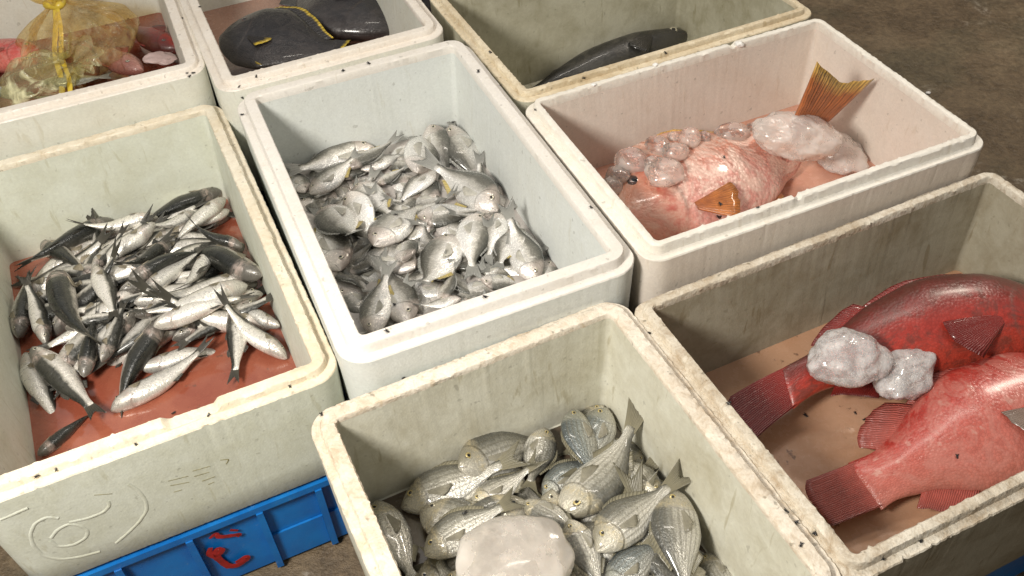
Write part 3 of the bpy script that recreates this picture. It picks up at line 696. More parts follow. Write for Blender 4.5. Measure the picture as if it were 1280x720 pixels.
# ---- grey mullet
hD = Heap('D', .010, lambda x, y: -.235 + .045 * math.exp(-((x - .03) ** 2 + (y - .10) ** 2) / .17 ** 2))
school('D', MULLET, .90, (SK_MUL, FN_MUL, FN_MULP), 'fish', 'grey mullet in the cream-rimmed box',
       withlab(filler(62, -.15, .20, -.03, .32, .19, 3, .12), 'grey mullet mostly buried under the other mullet'), 'mullet', hD, lmin=.14, lmax=.24)
mul = [
 ((210, 302), (160, 350), 50, 'dark grey mullet half hidden behind the pinkish-white mullet'),
 ((50, 307), (112, 332), 40, 'small dark mullet lying in front of the long black-backed one'),
 ((298, 268), (240, 285), 110, 'pale mullet whose snout pokes out at the inner corner of the box'),
 ((312, 300), (255, 290), 40, 'brownish dark mullet wedged against the wall next to the clean box'),
 ((238, 268), (196, 292), 105, 'small white mullet glimpsed between two dark-backed mullet'),
 ((90, 408), (150, 390), 95, 'short grey mullet with an olive tail beside the vertical dark mullet'),
 ((107, 475), (122, 392), 20, 'black-backed mullet pointing at the red water under its neighbours'),
 ((295, 385), (300, 474), 90, 'mullet whose dark forked tail lies on the bare red water'),
 ((115, 335), (152, 300), 95, 'stubby pale mullet under the tail of the pinkish-white one'),
 ((22, 428), (30, 340), 60, 'dark silver mullet squeezed along the pinkish inner wall'),
 ((136, 258), (26, 315), 32, 'long black-backed mullet alone against the back wall'),
 ((195, 266), (104, 300), 118, 'white-bellied mullet touching the head of the long black one'),
 ((280, 240), (160, 274), 55, 'long dark mullet lying along the back wall into the corner'),
 ((288, 246), (220, 303), 100, 'broad silver mullet with an olive fin in the back corner'),
 ((197, 285), (100, 336), 92, 'plump pinkish-white mullet with dark flecks on its side'),
 ((72, 328), (88, 450), 18, 'dark-backed mullet lying straight down beside the plump white one'),
 ((118, 330), (150, 398), 100, 'short white-bellied mullet with a dark tail amid the heap'),
 ((60, 432), (40, 358), 97, 'plump silvery mullet with its head down beside the pinkish wall'),
 ((262, 314), (232, 370), 118, 'small bluish-white mullet between two crossing fish'),
 ((175, 368), (252, 314), 112, 'white mullet lying just under the long dark green-backed one'),
 ((164, 352), (250, 300), 42, 'dark green-backed mullet crossing the middle of the heap'),
 ((333, 350), (234, 284), -48, 'big dark mullet sloping down beside the wall near the clean box'),
 ((175, 397), (238, 364), 80, 'scaly-headed mullet tucked beneath the long silver-white mullet'),
 ((350, 410), (305, 376), 120, 'short white mullet pointing at the wall near the bare red corner'),
 ((308, 352), (176, 410), 112, 'long silver-white mullet, the upper of a parallel pair'),
 ((203, 432), (314, 376), 112, 'long silver-white mullet, the lower of a parallel pair'),
 ((362, 442), (274, 396), 108, 'white mullet with a dark back nearest the bare red corner'),
 ((133, 462), (162, 388), 82, 'mullet with a shiny spotted head pointing at the red water'),
 ((178, 466), (290, 420), 112, 'slim white mullet lying at the edge of the red water'),
 ((137, 510), (266, 446), 104, 'white mullet partly sunk in the red water, nearest the chipped rim'),
 ((207, 402), (120, 512), 48, 'large grey-backed mullet slanting across the front of the heap'),
 ((28, 445), (72, 528), 112, 'white mullet by the pinkish wall under the tan-bellied one'),
 ((48, 570), (116, 512), 40, 'black mullet at the near end of the box by the rim'),
 ((40, 432), (126, 522), 78, 'pale-bellied mullet with a dark head and a crossed tail'),
]
school('D', MULLET, .90, (SK_MUL, FN_MUL, FN_MULP), 'fish', 'grey mullet in the cream-rimmed box', mul, 'mullet', hD, lmin=.11, lmax=.24)

# ---- small silver bream
hE = Heap('E', .030, lambda x, y: -.158 + .012 * math.exp(-((x - .03) ** 2 + (y + .02) ** 2) / .13 ** 2))
SB = (SK_BRE, FN_BRE, FN_YEL, FN_BREP, 1)
SBN = (SK_BRE, FN_BRE, FN_BREP, FN_BREP)
school('E', BREAM_S, 1.0, SB, 'fish', 'silver bream in the clean box',
       withlab(filler(110, -.18, .18, -.31, .31, .105, 5), 'small silver bream mostly buried under the other bream'), 'silver_bream', hE, lmin=.08, lmax=.13)
bre = [
 ((378, 232), (362, 208), 85, 'small bream poking out beside the dull wall of the clean box'),
 ((430, 352), (394, 262), 82, 'large pinkish-grey bream lying along the dull wall, head towards us'),
 ((510, 402), (478, 340), 80, 'big grey-brown bream beside the scaly one near the front rim'),
 ((465, 418), (480, 348), -95, 'scaly pink-silver bream whose snout touches the front rim'),
 ((418, 224), (470, 200), 84, 'grey bream half hidden behind the dark grey one'),
 ((452, 216), (500, 192), -86, 'pale bream half hidden behind the yellow-finned one'),
 ((428, 208), (488, 186), 80, 'bream showing only its back behind the black-banded head'),
 ((470, 230), (506, 212), 90, 'bream with a yellow fin below the upright-tailed one'),
 ((545, 216), (498, 246), 100, 'little white bream with a bright yellow patch'),
 ((447, 226), (484, 276), 95, 'curved bream with a yellow edge next to the slim one'),
 ((440, 244), (464, 306), 125, 'slim white-bellied bream with a yellow spot near its head'),
 ((405, 252), (449, 308), 88, 'round bream whose white tail stalk points at the heap middle'),
 ((388, 243), (444, 200), -82, 'dark grey bream with its mouth towards the dull wall'),
 ((470, 183), (374, 216), 72, 'grey bream with a black-banded head against the back wall'),
 ((538, 160), (552, 214), -70, 'grey bream squeezed between the bright and the upright-tailed one'),
 ((507, 224), (532, 130), 112, 'bream with its dark tail standing up against the back wall'),
 ((558, 158), (606, 226), 82, 'bright silver bream at the back by the lit wall'),
 ((641, 274), (540, 204), 66, 'largest grey bream, lying under the bright one along the wall'),
 ((594, 268), (586, 330), -95, 'small white bream with its tail hanging straight down'),
 ((624, 268), (612, 314), 98, 'tiny pale bream beneath the largest grey bream'),
 ((646, 286), (622, 330), 92, 'tiny pale bream with a bent white tail by the lit wall'),
 ((668, 350), (640, 286), 75, 'dark grey bream lying along the lit wall at the front'),
 ((520, 340), (444, 304), 85, 'bream curled under the central one, eye showing'),
 ((463, 314), (526, 250), -85, 'bright central bream with a pink mouth and a yellow fin'),
 ((522, 272), (596, 264), 105, 'white scaly bream lying across the heap middle'),
 ((548, 380), (572, 338), 60, 'dark rough-scaled bream near the front rim'),
 ((600, 352), (655, 352), 100, 'pale bream half under slush by the front rim'),
 ((505, 330), (508, 290), 70, 'small dark bream standing in the gap of the heap'),
 ((572, 280), (528, 380), 84, 'long bright bream with a yellow crest and its tail towards us'),
 ((575, 372), (530, 392), 105, 'narrow white bream lying along the front rim'),
]
school('E', BREAM_S, 1.0, SB, 'fish', 'silver bream in the clean box', bre, 'silver_bream', hE, lmin=.06, lmax=.16, iris='pale')

# ---- striped bream
hG = Heap('G', .012, lambda x, y: -.203 + .03 * math.exp(-((x - .05) ** 2 + (y + .02) ** 2) / .12 ** 2))
ST = (SK_STR, FN_STR, FN_STP)
school('G', BREAM, .88, ST, 'fish', 'striped bream in the grimy box',
       withlab(filler(40, -.16, .19, -.22, .13, .17, 8), 'striped bream mostly buried under the other striped bream'), 'striped_bream', hG, lmin=.12, lmax=.18)
stb = [
 ((500, 632), (645, 580), -85, 'large olive bream lying on the dark floor of the box'),
 ((467, 620), (518, 738), 80, 'pinkish-grey bream with a red eye along the shaded wall'),
 ((765, 490), (722, 548), 85, 'pale bream tucked behind two others in the back corner'),
 ((590, 632), (668, 588), -95, 'bright white-striped bream showing its side above the ice'),
 ((820, 622), (776, 560), 100, 'pale bream showing a triangle of belly behind the bright-headed one'),
 ((812, 572), (770, 545), 70, 'small shiny bream by the lit wall near the dark tail'),
 ((880, 690), (925, 770), 85, 'bream half hidden beside the lit wall at the near end'),
 ((560, 570), (692, 516), -72, 'striped bream with a long raised back fin by the back wall'),
 ((680, 530), (660, 618), -88, 'bream with head up and a narrow pale tail stalk'),
 ((775, 502), (738, 600), 82, 'bluish-backed bream with its head in the back corner', dict(mats=(SK_STB, FN_STR, FN_STP))),
 ((704, 494), (730, 586), 66, 'blue-sheened bream standing on its tail in the middle', dict(mats=(SK_STB, FN_STR, FN_STP))),
 ((678, 622), (748, 562), -80, 'blue-grey striped bream under the bright-headed one', dict(mats=(SK_STB, FN_STR, FN_STP))),
 ((712, 648), (760, 745), 82, 'dark-backed bream sticking out beside the ice slab'),
 ((700, 724), (672, 660), 75, 'dark bream showing just below the ice slab'),
 ((758, 740), (838, 664), -84, 'large blue-grey bream at the near end below the yellow-faced one', dict(mats=(SK_STB, FN_STR, FN_STP))),
 ((655, 628), (735, 668), 80, 'shiny crumpled-looking bream whose eye shows over the ice slab'),
 ((530, 694), (640, 626), -80, 'bright bream with a yellow eye along the edge of the ice slab'),
 ((552, 722), (640, 742), -85, 'pale bream under the ice slab at the near end'),
 ((843, 616), (856, 748), 80, 'long grey bream standing head up along the lit wall'),
 ((745, 684), (838, 606), -82, 'yellow-faced bream lying below the bright-headed one', dict(iris='gold')),
 ((704, 640), (808, 548), 80, 'bright-headed bream with a yellow eye and pink gill', dict(iris='gold')),
]
school('G', BREAM, .88, ST, 'fish', 'striped bream in the grimy box', stb, 'striped_bream', hG, lmin=.08, lmax=.22, iris='gold', nx=34)

# ---- large fish, placed by the two ends of the body
def bigfish(key, name, sp, A, B_, phi, mats, label, **kw):
    """A snout, B tail root in world space"""
    d = (A - B_).normalized(); up = Vector((0, 0, 1)); left = up.cross(d).normalized(); up2 = d.cross(left); ph = radians(phi)
    zax = up2 * cos(ph) + left * sin(ph); yax = zax.cross(d); M = Matrix.Identity(4)
    for i, ax in enumerate((d, yax, zax)):
        for k in range(3): M[k][i] = ax[k]
    M.translation = (A + B_) / 2
    return make_fish(name, sp, (A - B_).length, M, mats, label, None, 'fish', nx=60, nr=40, **kw)
SK_R1 = fishskin('dark_red_grouper_skin', [(0, (.46, .06, .032)), (.45, (.40, .035, .022)), (.75, (.19, .024, .018)), (1, (.08, .022, .018))], metal=.05, head=None,
                 scale=92, asp=.35, scalebump=.8, mott=(.10, .035, .025), mottf=.6, rough=(.28, .5), coat=.3, bd=.0014, cr=.22)
SK_R2 = fishskin('pink_red_grouper_skin', [(0, (.60, .20, .15)), (.4, (.60, .15, .11)), (.75, (.54, .07, .05)), (1, (.42, .025, .018))], metal=.03, head=(.55, .12, .09),
                 scale=92, asp=.35, scalebump=.8, mott=(.62, .25, .20), mottf=.5, rough=(.24, .44), coat=.32, spots=.2, bd=.0014, cr=.18)
SK_OR = fishskin('orange_pink_skin', [(0, (.78, .36, .30)), (.4, (.74, .33, .27)), (.7, (.72, .28, .18)), (1, (.66, .22, .10))], metal=.05, head=(.58, .26, .14),
                 scale=62, asp=.38, scalebump=.7, mott=(.84, .58, .48), mottf=.9, rough=(.2, .42), coat=.4, cheek=(.46, .05, .03), bd=.004)
FN_R1 = finmat('dark_red_fin', (.30, .025, .018), (.13, .014, .012), 24, con=.35)
FN_R1Y = finmat('yellow_tipped_red_fin', (.28, .03, .02), (.50, .30, .03), 12)
FN_R2 = finmat('brown_red_fin', (.46, .095, .07), (.25, .055, .042), 26, con=.4)
FN_GREY = finmat('grey_brown_fin', (.36, .24, .19), (.22, .17, .14), 26, con=.4)
FN_OR = finmat('orange_fin', (.52, .17, .07), (.50, .15, .025), 22, con=.5, edge=(.66, .40, .10)); FN_OR2 = finmat('plain_orange_fin', (.50, .15, .05), (.56, .20, .04), 14, con=.5)
bH = BOX['H']; fz = bH.floor + .012
# front grouper: tail towards the near corner, head under the outer wall
A_, B_ = at((1385, 478), fz + .060), at((1080, 607), fz + .036)
bigfish('H', 'red_grouper', fat(GROUPER, 1.38, 1.0, span=.085, tail=.20, pec=(.32, -.20, .20, .16)), A_, B_, 84, (SK_R2, FN_R2, FN_R2, FN_GREY),
        'pinkish-red grouper with a grey pectoral fin and brown-red rounded tail', bend=0, seed=2)
A_, B_ = at((1345, 386), fz + .085), at((965, 447), fz + .050)
bigfish('H', 'red_grouper', fat(GROUPER, .98, 1.0, span=.085, tail=.22, dorsal=((.30, .66, .03), (.66, .86, .06)), anal=(.66, .84, .06)), A_, B_, 66, (SK_R1, FN_R1, FN_R1Y, FN_R1),
        'dark red grouper with yellow-tipped fins against the shaded back wall', bend=-.1, bend2=-.22, seed=5, iris_='dark')
# orange-tailed fish, bent so that its tail stands in the corner
bF = BOX['F']; fz = bF.floor + .03
A_, B_ = at((764, 282), fz + .045), at((1022, 178), fz + .042)
bigfish('F', 'orange_snapper', fat(SNAPPER, 1.50, 1.0, tail=.225, span=.185, fork=.20, pec=(.285, -.52, .19, .13), dorsal=((.32, .66, .035),), anal=(.60, .70, .03)), A_, B_, -78, (SK_OR, FN_OR, FN_OR2, FN_OR2),
        'orange-pink fish with a raised orange tail lying among ice', bend=0, tailbend=-1.08, seed=4, iris_='dark')
# flat black fish
SURGEON = fat(SNAPPER, 1.45, .85, tail=.18, span=.14, dorsal=((.22, .90, .11),), eye=(.16, .5, .026))
SK_BLK = fishskin('black_skin', [(0, (.030, .025, .025)), (.5, (.018, .016, .018)), (1, (.012, .011, .012))], metal=.1, head=None, scale=80, asp=.6, scalebump=.3, rough=(.25, .5), coat=.3, mott=(.07, .058, .054), mottf=.4)
FN_BLK = finmat('black_fin', (.03, .026, .026), (.03, .026, .026), 22, edge=(.62, .44, .04)); FN_BLY = finmat('yellow_black_fin', (.04, .03, .03), (.45, .30, .03), 10, edge=(.62, .44, .04))
fz = BOX['B'].floor + .03
bigfish('B', 'black_fish', fat(SURGEON, 1.5, 1.0, tail=.10), at((276, 46), fz + .075), at((418, 62), fz + .065), -84, (SK_BLK, FN_BLK, FN_BLY, FN_BLK), 'flat black fish with a yellow fin edge and yellow crescent', seed=1, iris_='dark')
bigfish('B', 'black_fish', fat(SURGEON, 1.7, 1.2), at((512, 34), fz + .035), at((372, -30), fz + .03), 96, (SK_BLK, finmat('plain_black_fin', (.03, .028, .03), (.025, .022, .024), 20)),
        'larger charcoal-black fish filling the far side of its box', seed=2, iris_='dark')
# slender dark fish
SK_DRK = fishskin('charcoal_skin', [(0, (.09, .085, .075)), (.4, (.045, .042, .038)), (.7, (.024, .023, .022)), (1, (.016, .016, .016))], metal=.15, head=(.07, .065, .06), scale=90, asp=.25, scalebump=.2, rough=(.25, .5), coat=.4, mott=(.12, .11, .09), mottf=.3)
FN_DRK = finmat('charcoal_fin', (.05, .045, .04), (.03, .028, .025), 12)
fz = BOX['C'].floor
bigfish('C', 'slender_fish', fat(MULLET, .80, .9, dorsal=((.30, .78, .04),), pec=(.25, .0, .16, .08), tail=.14), at((858, 46), fz + .035), at((654, 108), fz + .03), 70, (SK_DRK, FN_DRK),
        'single slender charcoal fish lying on the floor of its box', seed=1, bend=.08, bend2=-.05)
# things in the bag box
SK_RB = fishskin('bright_red_skin', [(0, (.62, .16, .13)), (.5, (.55, .06, .05)), (1, (.40, .03, .03))], metal=.05, head=None, scale=70, asp=.4, mott=(.66, .30, .26), mottf=.4)
fA_ = BOX['A'].floor + .012
bigfish('A', 'red_fish', fat(SNAPPER, 1.1, 1.1), at((52, 72), fA_ + .05), at((-70, 70), fA_ + .04), 84, (SK_RB, FN_R2), 'bright red fish beside the tied bag, partly out of view', seed=1)
bigfish('A', 'red_fish', fat(SNAPPER, 1.0, 1.1), at((222, 62), fA_ + .045), at((160, 32), fA_ + .04), -80, (SK_R1, FN_R1), 'dark red fish in the corner behind the tied bag', seed=2, iris_='dark')
SK_PB = fishskin('pink_brown_skin', [(0, (.62, .36, .30)), (.5, (.46, .22, .17)), (1, (.24, .10, .08))], metal=.15, head=None, scale=60, asp=.4, mott=(.30, .10, .08), mottf=.5)
SK_SV = fishskin('bagged_silver_skin', [(0, (.74, .73, .68)), (.5, (.60, .60, .54)), (1, (.24, .25, .22))], metal=.5, head=None, scale=50, asp=.4)
bagged = [((60, 62), (140, 70), 80, SK_PB, 'pinkish-brown fish at the far end inside the tied bag', .05), ((178, 88), (110, 58), -80, SK_PB, 'brownish-pink fish with its head down inside the tied bag', .06),
          ((120, 92), (70, 55), 60, SK_PB, 'pale pink fish at the bottom of the tied bag', .045)]
for h_, t_, ph, sk, lab, dz in bagged:
    bigfish('A', 'bagged_fish', fat(SNAPPER, .85, 1.0, tail=.16), at(h_, fA_ + dz), at(t_, fA_ + dz - .01), ph, (sk, FN_R2), lab, seed=3)
bigfish('A', 'bagged_fish', fat(SNAPPER, .8, 1.0, tail=.16), at((50, 106), fA_ + .06), at((128, 96), fA_ + .05), 82, (SK_SV, FN_BRE), 'silver fish inside the yellow-green bag by the rim', seed=6)
bigfish('A', 'bagged_fish', fat(SNAPPER, .8, 1.0, tail=.16), at((-10, 112), fA_ + .05), at((50, 122), fA_ + .04), 82, (SK_SV, FN_BRE), 'silver fish deep in the yellow-green bag, mostly veiled', seed=7)

# ------------------------------------------------------------------ plastic bags
def bagmat(name, tint, gl=.16, alpha=.78):
    n = NT(name); co = obco(n); nz = n.noise(co, 14, 3, .6, 1.8); w2 = n.noise(co, 32, 2, .6, 1.4)
    bp = n.bump(n.math('ADD', nz, n.math('MULTIPLY', w2, .5)), .9, .02)
    n.set(Base_Color=tint, Roughness=.06, Normal=bp, Specular_IOR_Level=.8, Coat_Weight=.5, Coat_Roughness=.05)
    tr = n.add('ShaderNodeBsdfTransparent'); tr.inputs[0].default_value = (*[min(1, .25 + .8 * x) for x in tint], 1)
    fr = n.add('ShaderNodeLayerWeight'); fr.inputs[0].default_value = .35; n.lk(bp, fr.inputs['Normal'])
    f = n.math('ADD', n.math('MULTIPLY', fr.outputs['Facing'], .30), n.map(nz, .5, .75, gl * .25, gl * 1.9), clamp=True)
    mx = n.add('ShaderNodeMixShader'); n.lk(f, mx.inputs[0]); n.lk(tr.outputs[0], mx.inputs[1]); n.lk(n.b.outputs[0], mx.inputs[2])
    n.lk(mx.outputs[0], n.n['Material Output'].inputs['Surface']); return n.m
def bag(name, base, axis, prof, mat, label, seed, sq=(1, 1), nu=72, nv=44):
    """prof: (height, radius) from bottom to neck to the flared mouth"""
    f = curve(prof); h0, h1 = prof[0][0], prof[-1][0]; vs, fs = [], []
    z = axis.normalized(); x = z.cross(Vector((.3, 1, .1))).normalized(); y = z.cross(x)
    Mx = Matrix.Identity(4)
    for i, a in enumerate((x, y, z)):
        for k in range(3): Mx[k][i] = a[k]
    Mx.translation = base
    neck = min((p for p in prof[1:-1]), key=lambda p: p[1])[0]
    for j in range(nv + 1):
        h = lerp(h0, h1, j / nv); r = max(.001, f(h))
        pl = math.exp(-((h - neck) / (.09 if h < neck else .05)) ** 2)
        for i in range(nu):
            a = 2 * pi * i / nu
            w_ = 1 + pl * .32 * sin(a * 9 + seed + 1.5 * sin(a * 2)) + .16 * noise.noise(Vector((cos(a) * 1.6 + seed, sin(a) * 1.6, h * 14))) * (1 - pl)
            w_ += .05 * noise.noise(Vector((cos(a) * 5, sin(a) * 5, h * 40 + seed))) + .14 * abs(noise.noise(Vector((cos(a) * 3.2, sin(a) * 3.2, h * 16 + seed + 4))))
            vs.append(Vector((r * w_ * cos(a) * sq[0], r * w_ * sin(a) * sq[1], h + .012 * noise.noise(Vector((cos(a), sin(a), seed))) * (1 if h > neck else .3))))
    for j in range(nv):
        for i in range(nu): k = (i + 1) % nu; fs.append((j * nu + i, j * nu + k, (j + 1) * nu + k, (j + 1) * nu + i))
    o = mesh_obj(name, vs, fs, mat); o.matrix_world = Mx; return o, Mx
root_bag = empty('plastic_bag', Matrix.Translation(at((112, 92), fA_ + .005))); tag(root_bag, 'tied clear plastic bag of fish with a yellow knot', 'plastic bag')
def adopt(o, root):
    bpy.context.view_layer.update(); o.parent = root; o.matrix_parent_inverse = root.matrix_world.inverted()
ax1 = Vector((-.22, .10, 1))
o, Mb = bag('bag_film', at((118, 84), fA_ + .010), ax1, [(0, .04), (.012, .095), (.05, .125), (.10, .105), (.14, .055), (.165, .017), (.18, .030), (.215, .052)], bagmat('amber_film', (.88, .78, .52)), '', 3, (1.12, .95)); adopt(o, root_bag)
M_TIE = plain('yellow_tape', (.70, .52, .06), .3, .3, 60, .4, coat=.4)
kn = Mb @ Vector((0, 0, .165))
vs, fs = [], []
for i in range(25):
    a = 2 * pi * i / 24
    for k in range(8):
        b_ = 2 * pi * k / 8; rr = .021 + .007 * cos(b_) + .003 * sin(a * 3)
        vs.append(Mb @ Vector((rr * cos(a), rr * sin(a), .165 + .009 * sin(b_) + .003 * sin(a * 2))))
for i in range(24):
    for k in range(8): j = (k + 1) % 8; fs.append((i * 8 + k, i * 8 + j, (i + 1) * 8 + j, (i + 1) * 8 + k))
adopt(mesh_obj('knot', vs, fs, M_TIE), root_bag)
for pts, w_ in (([(94, 22), (88, 36), (78, 52), (80, 66), (74, 80)], .006), ([(96, 24), (95, 40), (87, 56), (91, 68), (85, 80)], .005), ([(94, 22), (88, 12), (80, 4)], .006), ([(97, 20), (108, 12), (116, 2)], .006), ([(95, 22), (102, 24), (112, 24)], .006)):
    P = [kn + (Vector(at(p, kn.z)) - Vector(at((94, 22), kn.z))) * 1.0 for p in pts]
    for i, p in enumerate(P):
        if i: p.z += -.035 * i if pts[-1][1] > 30 else .010 * i
    o = ribbon('tie_end', P, [w_ * .7] + [w_] * (len(P) - 1), M_TIE, None, Vector((.1, -.7, .7)), .0012, .008); adopt(o, root_bag)
o, _ = bag('plastic_bag', at((50, 118), fA_ + .012), Vector((.5, -.15, .42)), [(-.12, .03), (-.09, .075), (0, .095), (.07, .075), (.12, .038), (.16, .022), (.20, .05)], bagmat('lime_film', (.84, .80, .50), .55), '', 8, (.85, 1.0))
tag(o, 'crumpled yellow-green plastic bag of silver fish by the rim', 'plastic bag')
# scrap of white foam in the same box
# ------------------------------------------------------------------ ice
def blob(name, centre, rad, mat, label, seed, rot=0.0, amp=.18, freq=1.3, fine=.03, sub=4, group=None, tilt=0.0):
    bm = bmesh.new(); bmesh.ops.create_icosphere(bm, subdivisions=sub, radius=1.0)
    for v in bm.verts:
        p = v.co.normalized(); q = p * freq + Vector((seed * 3.7, seed * 1.3, 0))
        k = 1 + amp * (noise.noise(q) * 1.6 + noise.noise(q * 2.2) * .7) + fine * noise.noise(q * 7) + fine * .8 * noise.noise(q * 15)
        v.co = Vector((p.x * rad[0] * k, p.y * rad[1] * k, p.z * rad[2] * k))
    me = bpy.data.meshes.new(name); bm.to_mesh(me); bm.free(); me.materials.append(mat); me.polygons.foreach_set('use_smooth', [True] * len(me.polygons))
    o = bpy.data.objects.new(name, me); COL.objects.link(o); o.matrix_world = Matrix.Translation(centre) @ Matrix.Rotation(rot, 4, 'Z') @ Matrix.Rotation(tilt, 4, 'Y')
    tag(o, label, 'ice', group); return o
bpy.context.view_layer.update()
I_FR = icemat('frosty_ice', (.86, .82, .80), .58, 85, .6, (.72, .66, .62), con=.04, rg=.0018); I_BIG = icemat('cloudy_pink_ice', (.92, .80, .73), .5, 26, .6, con=.02, rg=.0012); I_PK = icemat('pink_ice', (.92, .80, .73), .85, 26, .4, con=.02, rg=.0012); I_GR = icemat('clear_grey_ice', (.82, .76, .72), .95, 26, .25, con=.02, rg=.001)
I_SL = icemat('smooth_ice', (.80, .74, .67), .62, 14, .6, con=.02, rg=.0012)
def px2u(px, z): d = (at(px, z) - CO).length; return d / FPX
def ice(px, wpx, hpx, rotdeg, mat, label, seed, z=None, group=None, thick=.8, **kw):
    l_, nr_, ob_ = cast(px); zz = l_.z
    u = px2u(px, zz); rx = wpx * u / 2; ry = hpx * u / 2 / .82; rz_ = min(rx, ry) * thick
    c_ = at(px, zz + rz_ * .45) if z is None else at(px, z)
    return blob('ice_chunk', c_, (rx, ry, rz_), mat, label, seed, radians(rotdeg), group=group, **kw)
o = blob('foam_scrap', at((201, 72), fA_ + .07), (.034, .026, .008), foam('pink_stained_scrap', (.56, .42, .40), .5, (.46, .30, .28), 33), 'pale pinkish foam scrap lying beside the dark red fish', 51, .4, amp=.25, fine=.05, tilt=.25); o['category'] = 'foam scrap'
gF = 'ice pieces around the orange-tailed fish'
ice((1060, 447), 92, 62, 0, I_FR, 'large frosty ice lump beside the dark red grouper', 3, amp=.12, fine=.035, sub=5, thick=.7)
ice((1132, 466), 92, 46, 42, I_FR, 'oblong grey ice lump wedged between the two groupers', 5, amp=.12, fine=.035, sub=5, thick=.7)
for px, w_, h_, rt, m_, lab, sd in [
    ((789, 201), 42, 30, -10, I_GR, 'grey clear ice piece nearest the shaded corner, behind the fish head', 11), ((823, 182), 27, 28, 30, I_GR, 'round dark grey ice piece against the pinkish back wall', 12),
    ((862, 173), 28, 27, 0, I_PK, 'round whitish ice piece upright behind the fish back', 13), ((844, 190), 36, 22, 10, I_PK, 'flat pinkish ice piece in front of the round ones', 14),
    ((916, 167), 44, 24, 5, I_GR, 'longest grey clear ice piece along the back wall', 15), ((772, 219), 32, 24, 20, I_GR, 'grey ice piece against the shaded end wall', 16),
    ((765, 232), 28, 24, 0, I_PK, 'pale ice piece at the rim beside the fish snout', 17), ((881, 171), 16, 14, 0, I_GR, 'tiny grey ice bit between two bigger pieces at the back', 18),
    ((943, 161), 20, 16, 0, I_GR, 'tiny grey ice bit next to the big pinkish chunk', 19), ((842, 171), 15, 13, 0, I_PK, 'tiny whitish ice bit between two round pieces', 20), ((815, 204), 22, 18, 0, I_PK, 'small pinkish ice piece at the edge of the fish forehead', 22)]:
    ice(px, w_, h_, rt, m_, lab, sd, group=gF, sub=3, amp=.10)
ice((831, 214), 48, 40, 20, I_PK, 'pinkish ice piece lying on the orange fish head', 23, group=gF, thick=.6, sub=4, amp=.12)
u_ = px2u((997, 170), -.10)
blob('ice_chunk', at((994, 170), -.078), (50 * u_, 26 * u_ / .8, 25 * u_), I_BIG, 'largest pinkish ice chunk below the raised orange tail', 31, radians(-8), amp=.12, fine=.05, sub=5, group=gF, tilt=.15)
blob('ice_chunk', at((1050, 193), bF.floor + .04), (30 * u_, 30 * u_ / .8, 14 * u_), I_BIG, 'low slushy ice lump by the orange tail root and lit wall', 33, .3, amp=.16, fine=.06, sub=4, group=gF)
zG = BOX['G'].floor
u_ = px2u((640, 695), -.15)
blob('ice_slab', at((640, 702), zG + .12), (74 * u_, 50 * u_ / .8, .021), I_SL, 'big smooth pinkish ice slab lying on the striped bream', 41, radians(20), amp=.08, fine=.012, freq=1.1, sub=5)

# ------------------------------------------------------------------ flies and crumbs
bpy.context.view_layer.update()
M_FLY = plain('fly_black', (.012, .011, .012), .3, .3, 200, .1, coat=.3); M_WING = plain('fly_wing', (.09, .085, .08), .25, .3, 300, .1)
bm = bmesh.new()
for (cx, rx, ry, rz_) in ((-.0010, .0021, .0013, .0012), (.0012, .0013, .0012, .0012), (.0027, .0008, .0010, .0009)):
    bmesh.ops.create_icosphere(bm, subdivisions=2, radius=1, matrix=Matrix.Translation((cx, 0, .0016)) @ Matrix.Diagonal((rx, ry, rz_, 1)))
for sd in (1, -1):
    bmesh.ops.create_icosphere(bm, subdivisions=2, radius=1, matrix=Matrix.Translation((-.0018, sd * .0011, .0027)) @ Matrix.Rotation(sd * -.35, 4, 'Z') @ Matrix.Diagonal((.0026, .0009, .00018, 1)))
    for k in range(3):
        bmesh.ops.create_cone(bm, segments=5, radius1=.00018, radius2=.00012, depth=.0026, cap_ends=True, matrix=Matrix.Translation((.0022 - k * .0014, sd * .0016, .0010)) @ Matrix.Rotation(sd * .9, 4, 'X'))
FLY = bpy.data.meshes.new('fly'); bm.to_mesh(FLY); bm.free(); FLY.materials.append(M_FLY)
where = {'A': 'tiny black fly on the box of bagged fish', 'B': 'tiny black fly on the rim of the black fish box', 'C': 'tiny black fly on the yellowed olive-brown box', 'D': 'tiny black fly on the mullet box or its fish',
         'E': 'tiny black fly on the clean box of silver bream', 'F': 'tiny black fly on the orange-tailed fish or its box', 'G': 'tiny black fly on the striped bream box', 'H': 'tiny black fly on the grouper box or its floor'}
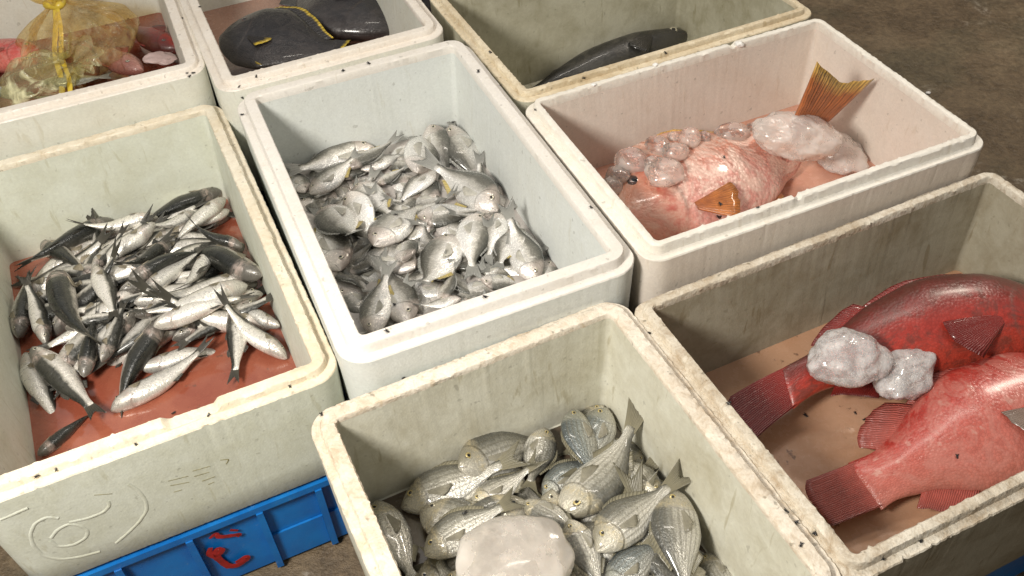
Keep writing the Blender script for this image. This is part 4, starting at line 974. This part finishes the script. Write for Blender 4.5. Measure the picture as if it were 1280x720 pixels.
flies = {'A': [(228, 23), (234, 92), (237, 95), (242, 92)], 'B': [(250, 9), (299, 109), (320, 95), (429, 89), (461, 80), (303, 122)],
         'E': [(303, 144), (414, 162), (410, 170), (572, 149), (606, 144), (566, 153), (598, 90), (739, 260), (484, 415), (606, 372), (493, 381), (495, 269), (503, 252)],
         'C': [(625, 107), (613, 66), (831, 66), (729, 97), (670, 137), (706, 96)], 'F': [(905, 197), (900, 255), (897, 271), (947, 260), (900, 271)],
         'G': [(504, 472), (402, 519), (811, 417), (581, 642), (540, 493)], 'H': [(911, 505), (1001, 682), (994, 654), (1019, 667), (982, 640), (1151, 677), (1103, 698), (1007, 520), (1069, 517), (1080, 525), (1196, 571)],
         'D': [(362, 482), (46, 594), (70, 586), (170, 556), (261, 519), (217, 517), (157, 225), (171, 224), (147, 318), (170, 316), (40, 557)]}
hits = [(k, cast(p)) for k in flies for p in flies[k]]
first = True; rf = random.Random(4)
for k, (l_, nr_, ob_) in hits:
    if l_ is None: continue
    o = bpy.data.objects.new('fly', FLY); COL.objects.link(o)
    q = nr_.to_track_quat('Z', 'Y').to_matrix().to_4x4()
    o.matrix_world = Matrix.Translation(l_) @ q @ Matrix.Rotation(rf.uniform(0, 6.28), 4, 'Z') @ Matrix.Scale(rf.uniform(.8, 1.25), 4)
    tag(o, where[k], 'fly', 'flies on ' + where[k].split(' on ')[1])
M_CR = foam('fresh_foam_crumb', (.90, .88, .84), .1, (.8, .78, .7), 30)
for px, sz, lab in (((924, 57), .0085, 'large white foam crumb on the rim above the pink wall'), ((819, 82), .0055, 'medium white foam crumb on the rim behind the pink wall'), ((742, 107), .005, 'small white foam crumb near the shaded end of the pink box rim'), ((1160, 117), .006, 'white foam crumb on the outer rim of the pinkish box')):
    l_, nr_, ob_ = cast(px)
    if l_ is not None:
        o = blob('foam_crumb', l_ + Vector((0, 0, sz * .3)), (sz, sz * .8, sz * .6), M_CR, lab, sz * 900, amp=.3, fine=.15, sub=3); o['category'] = 'foam crumb'
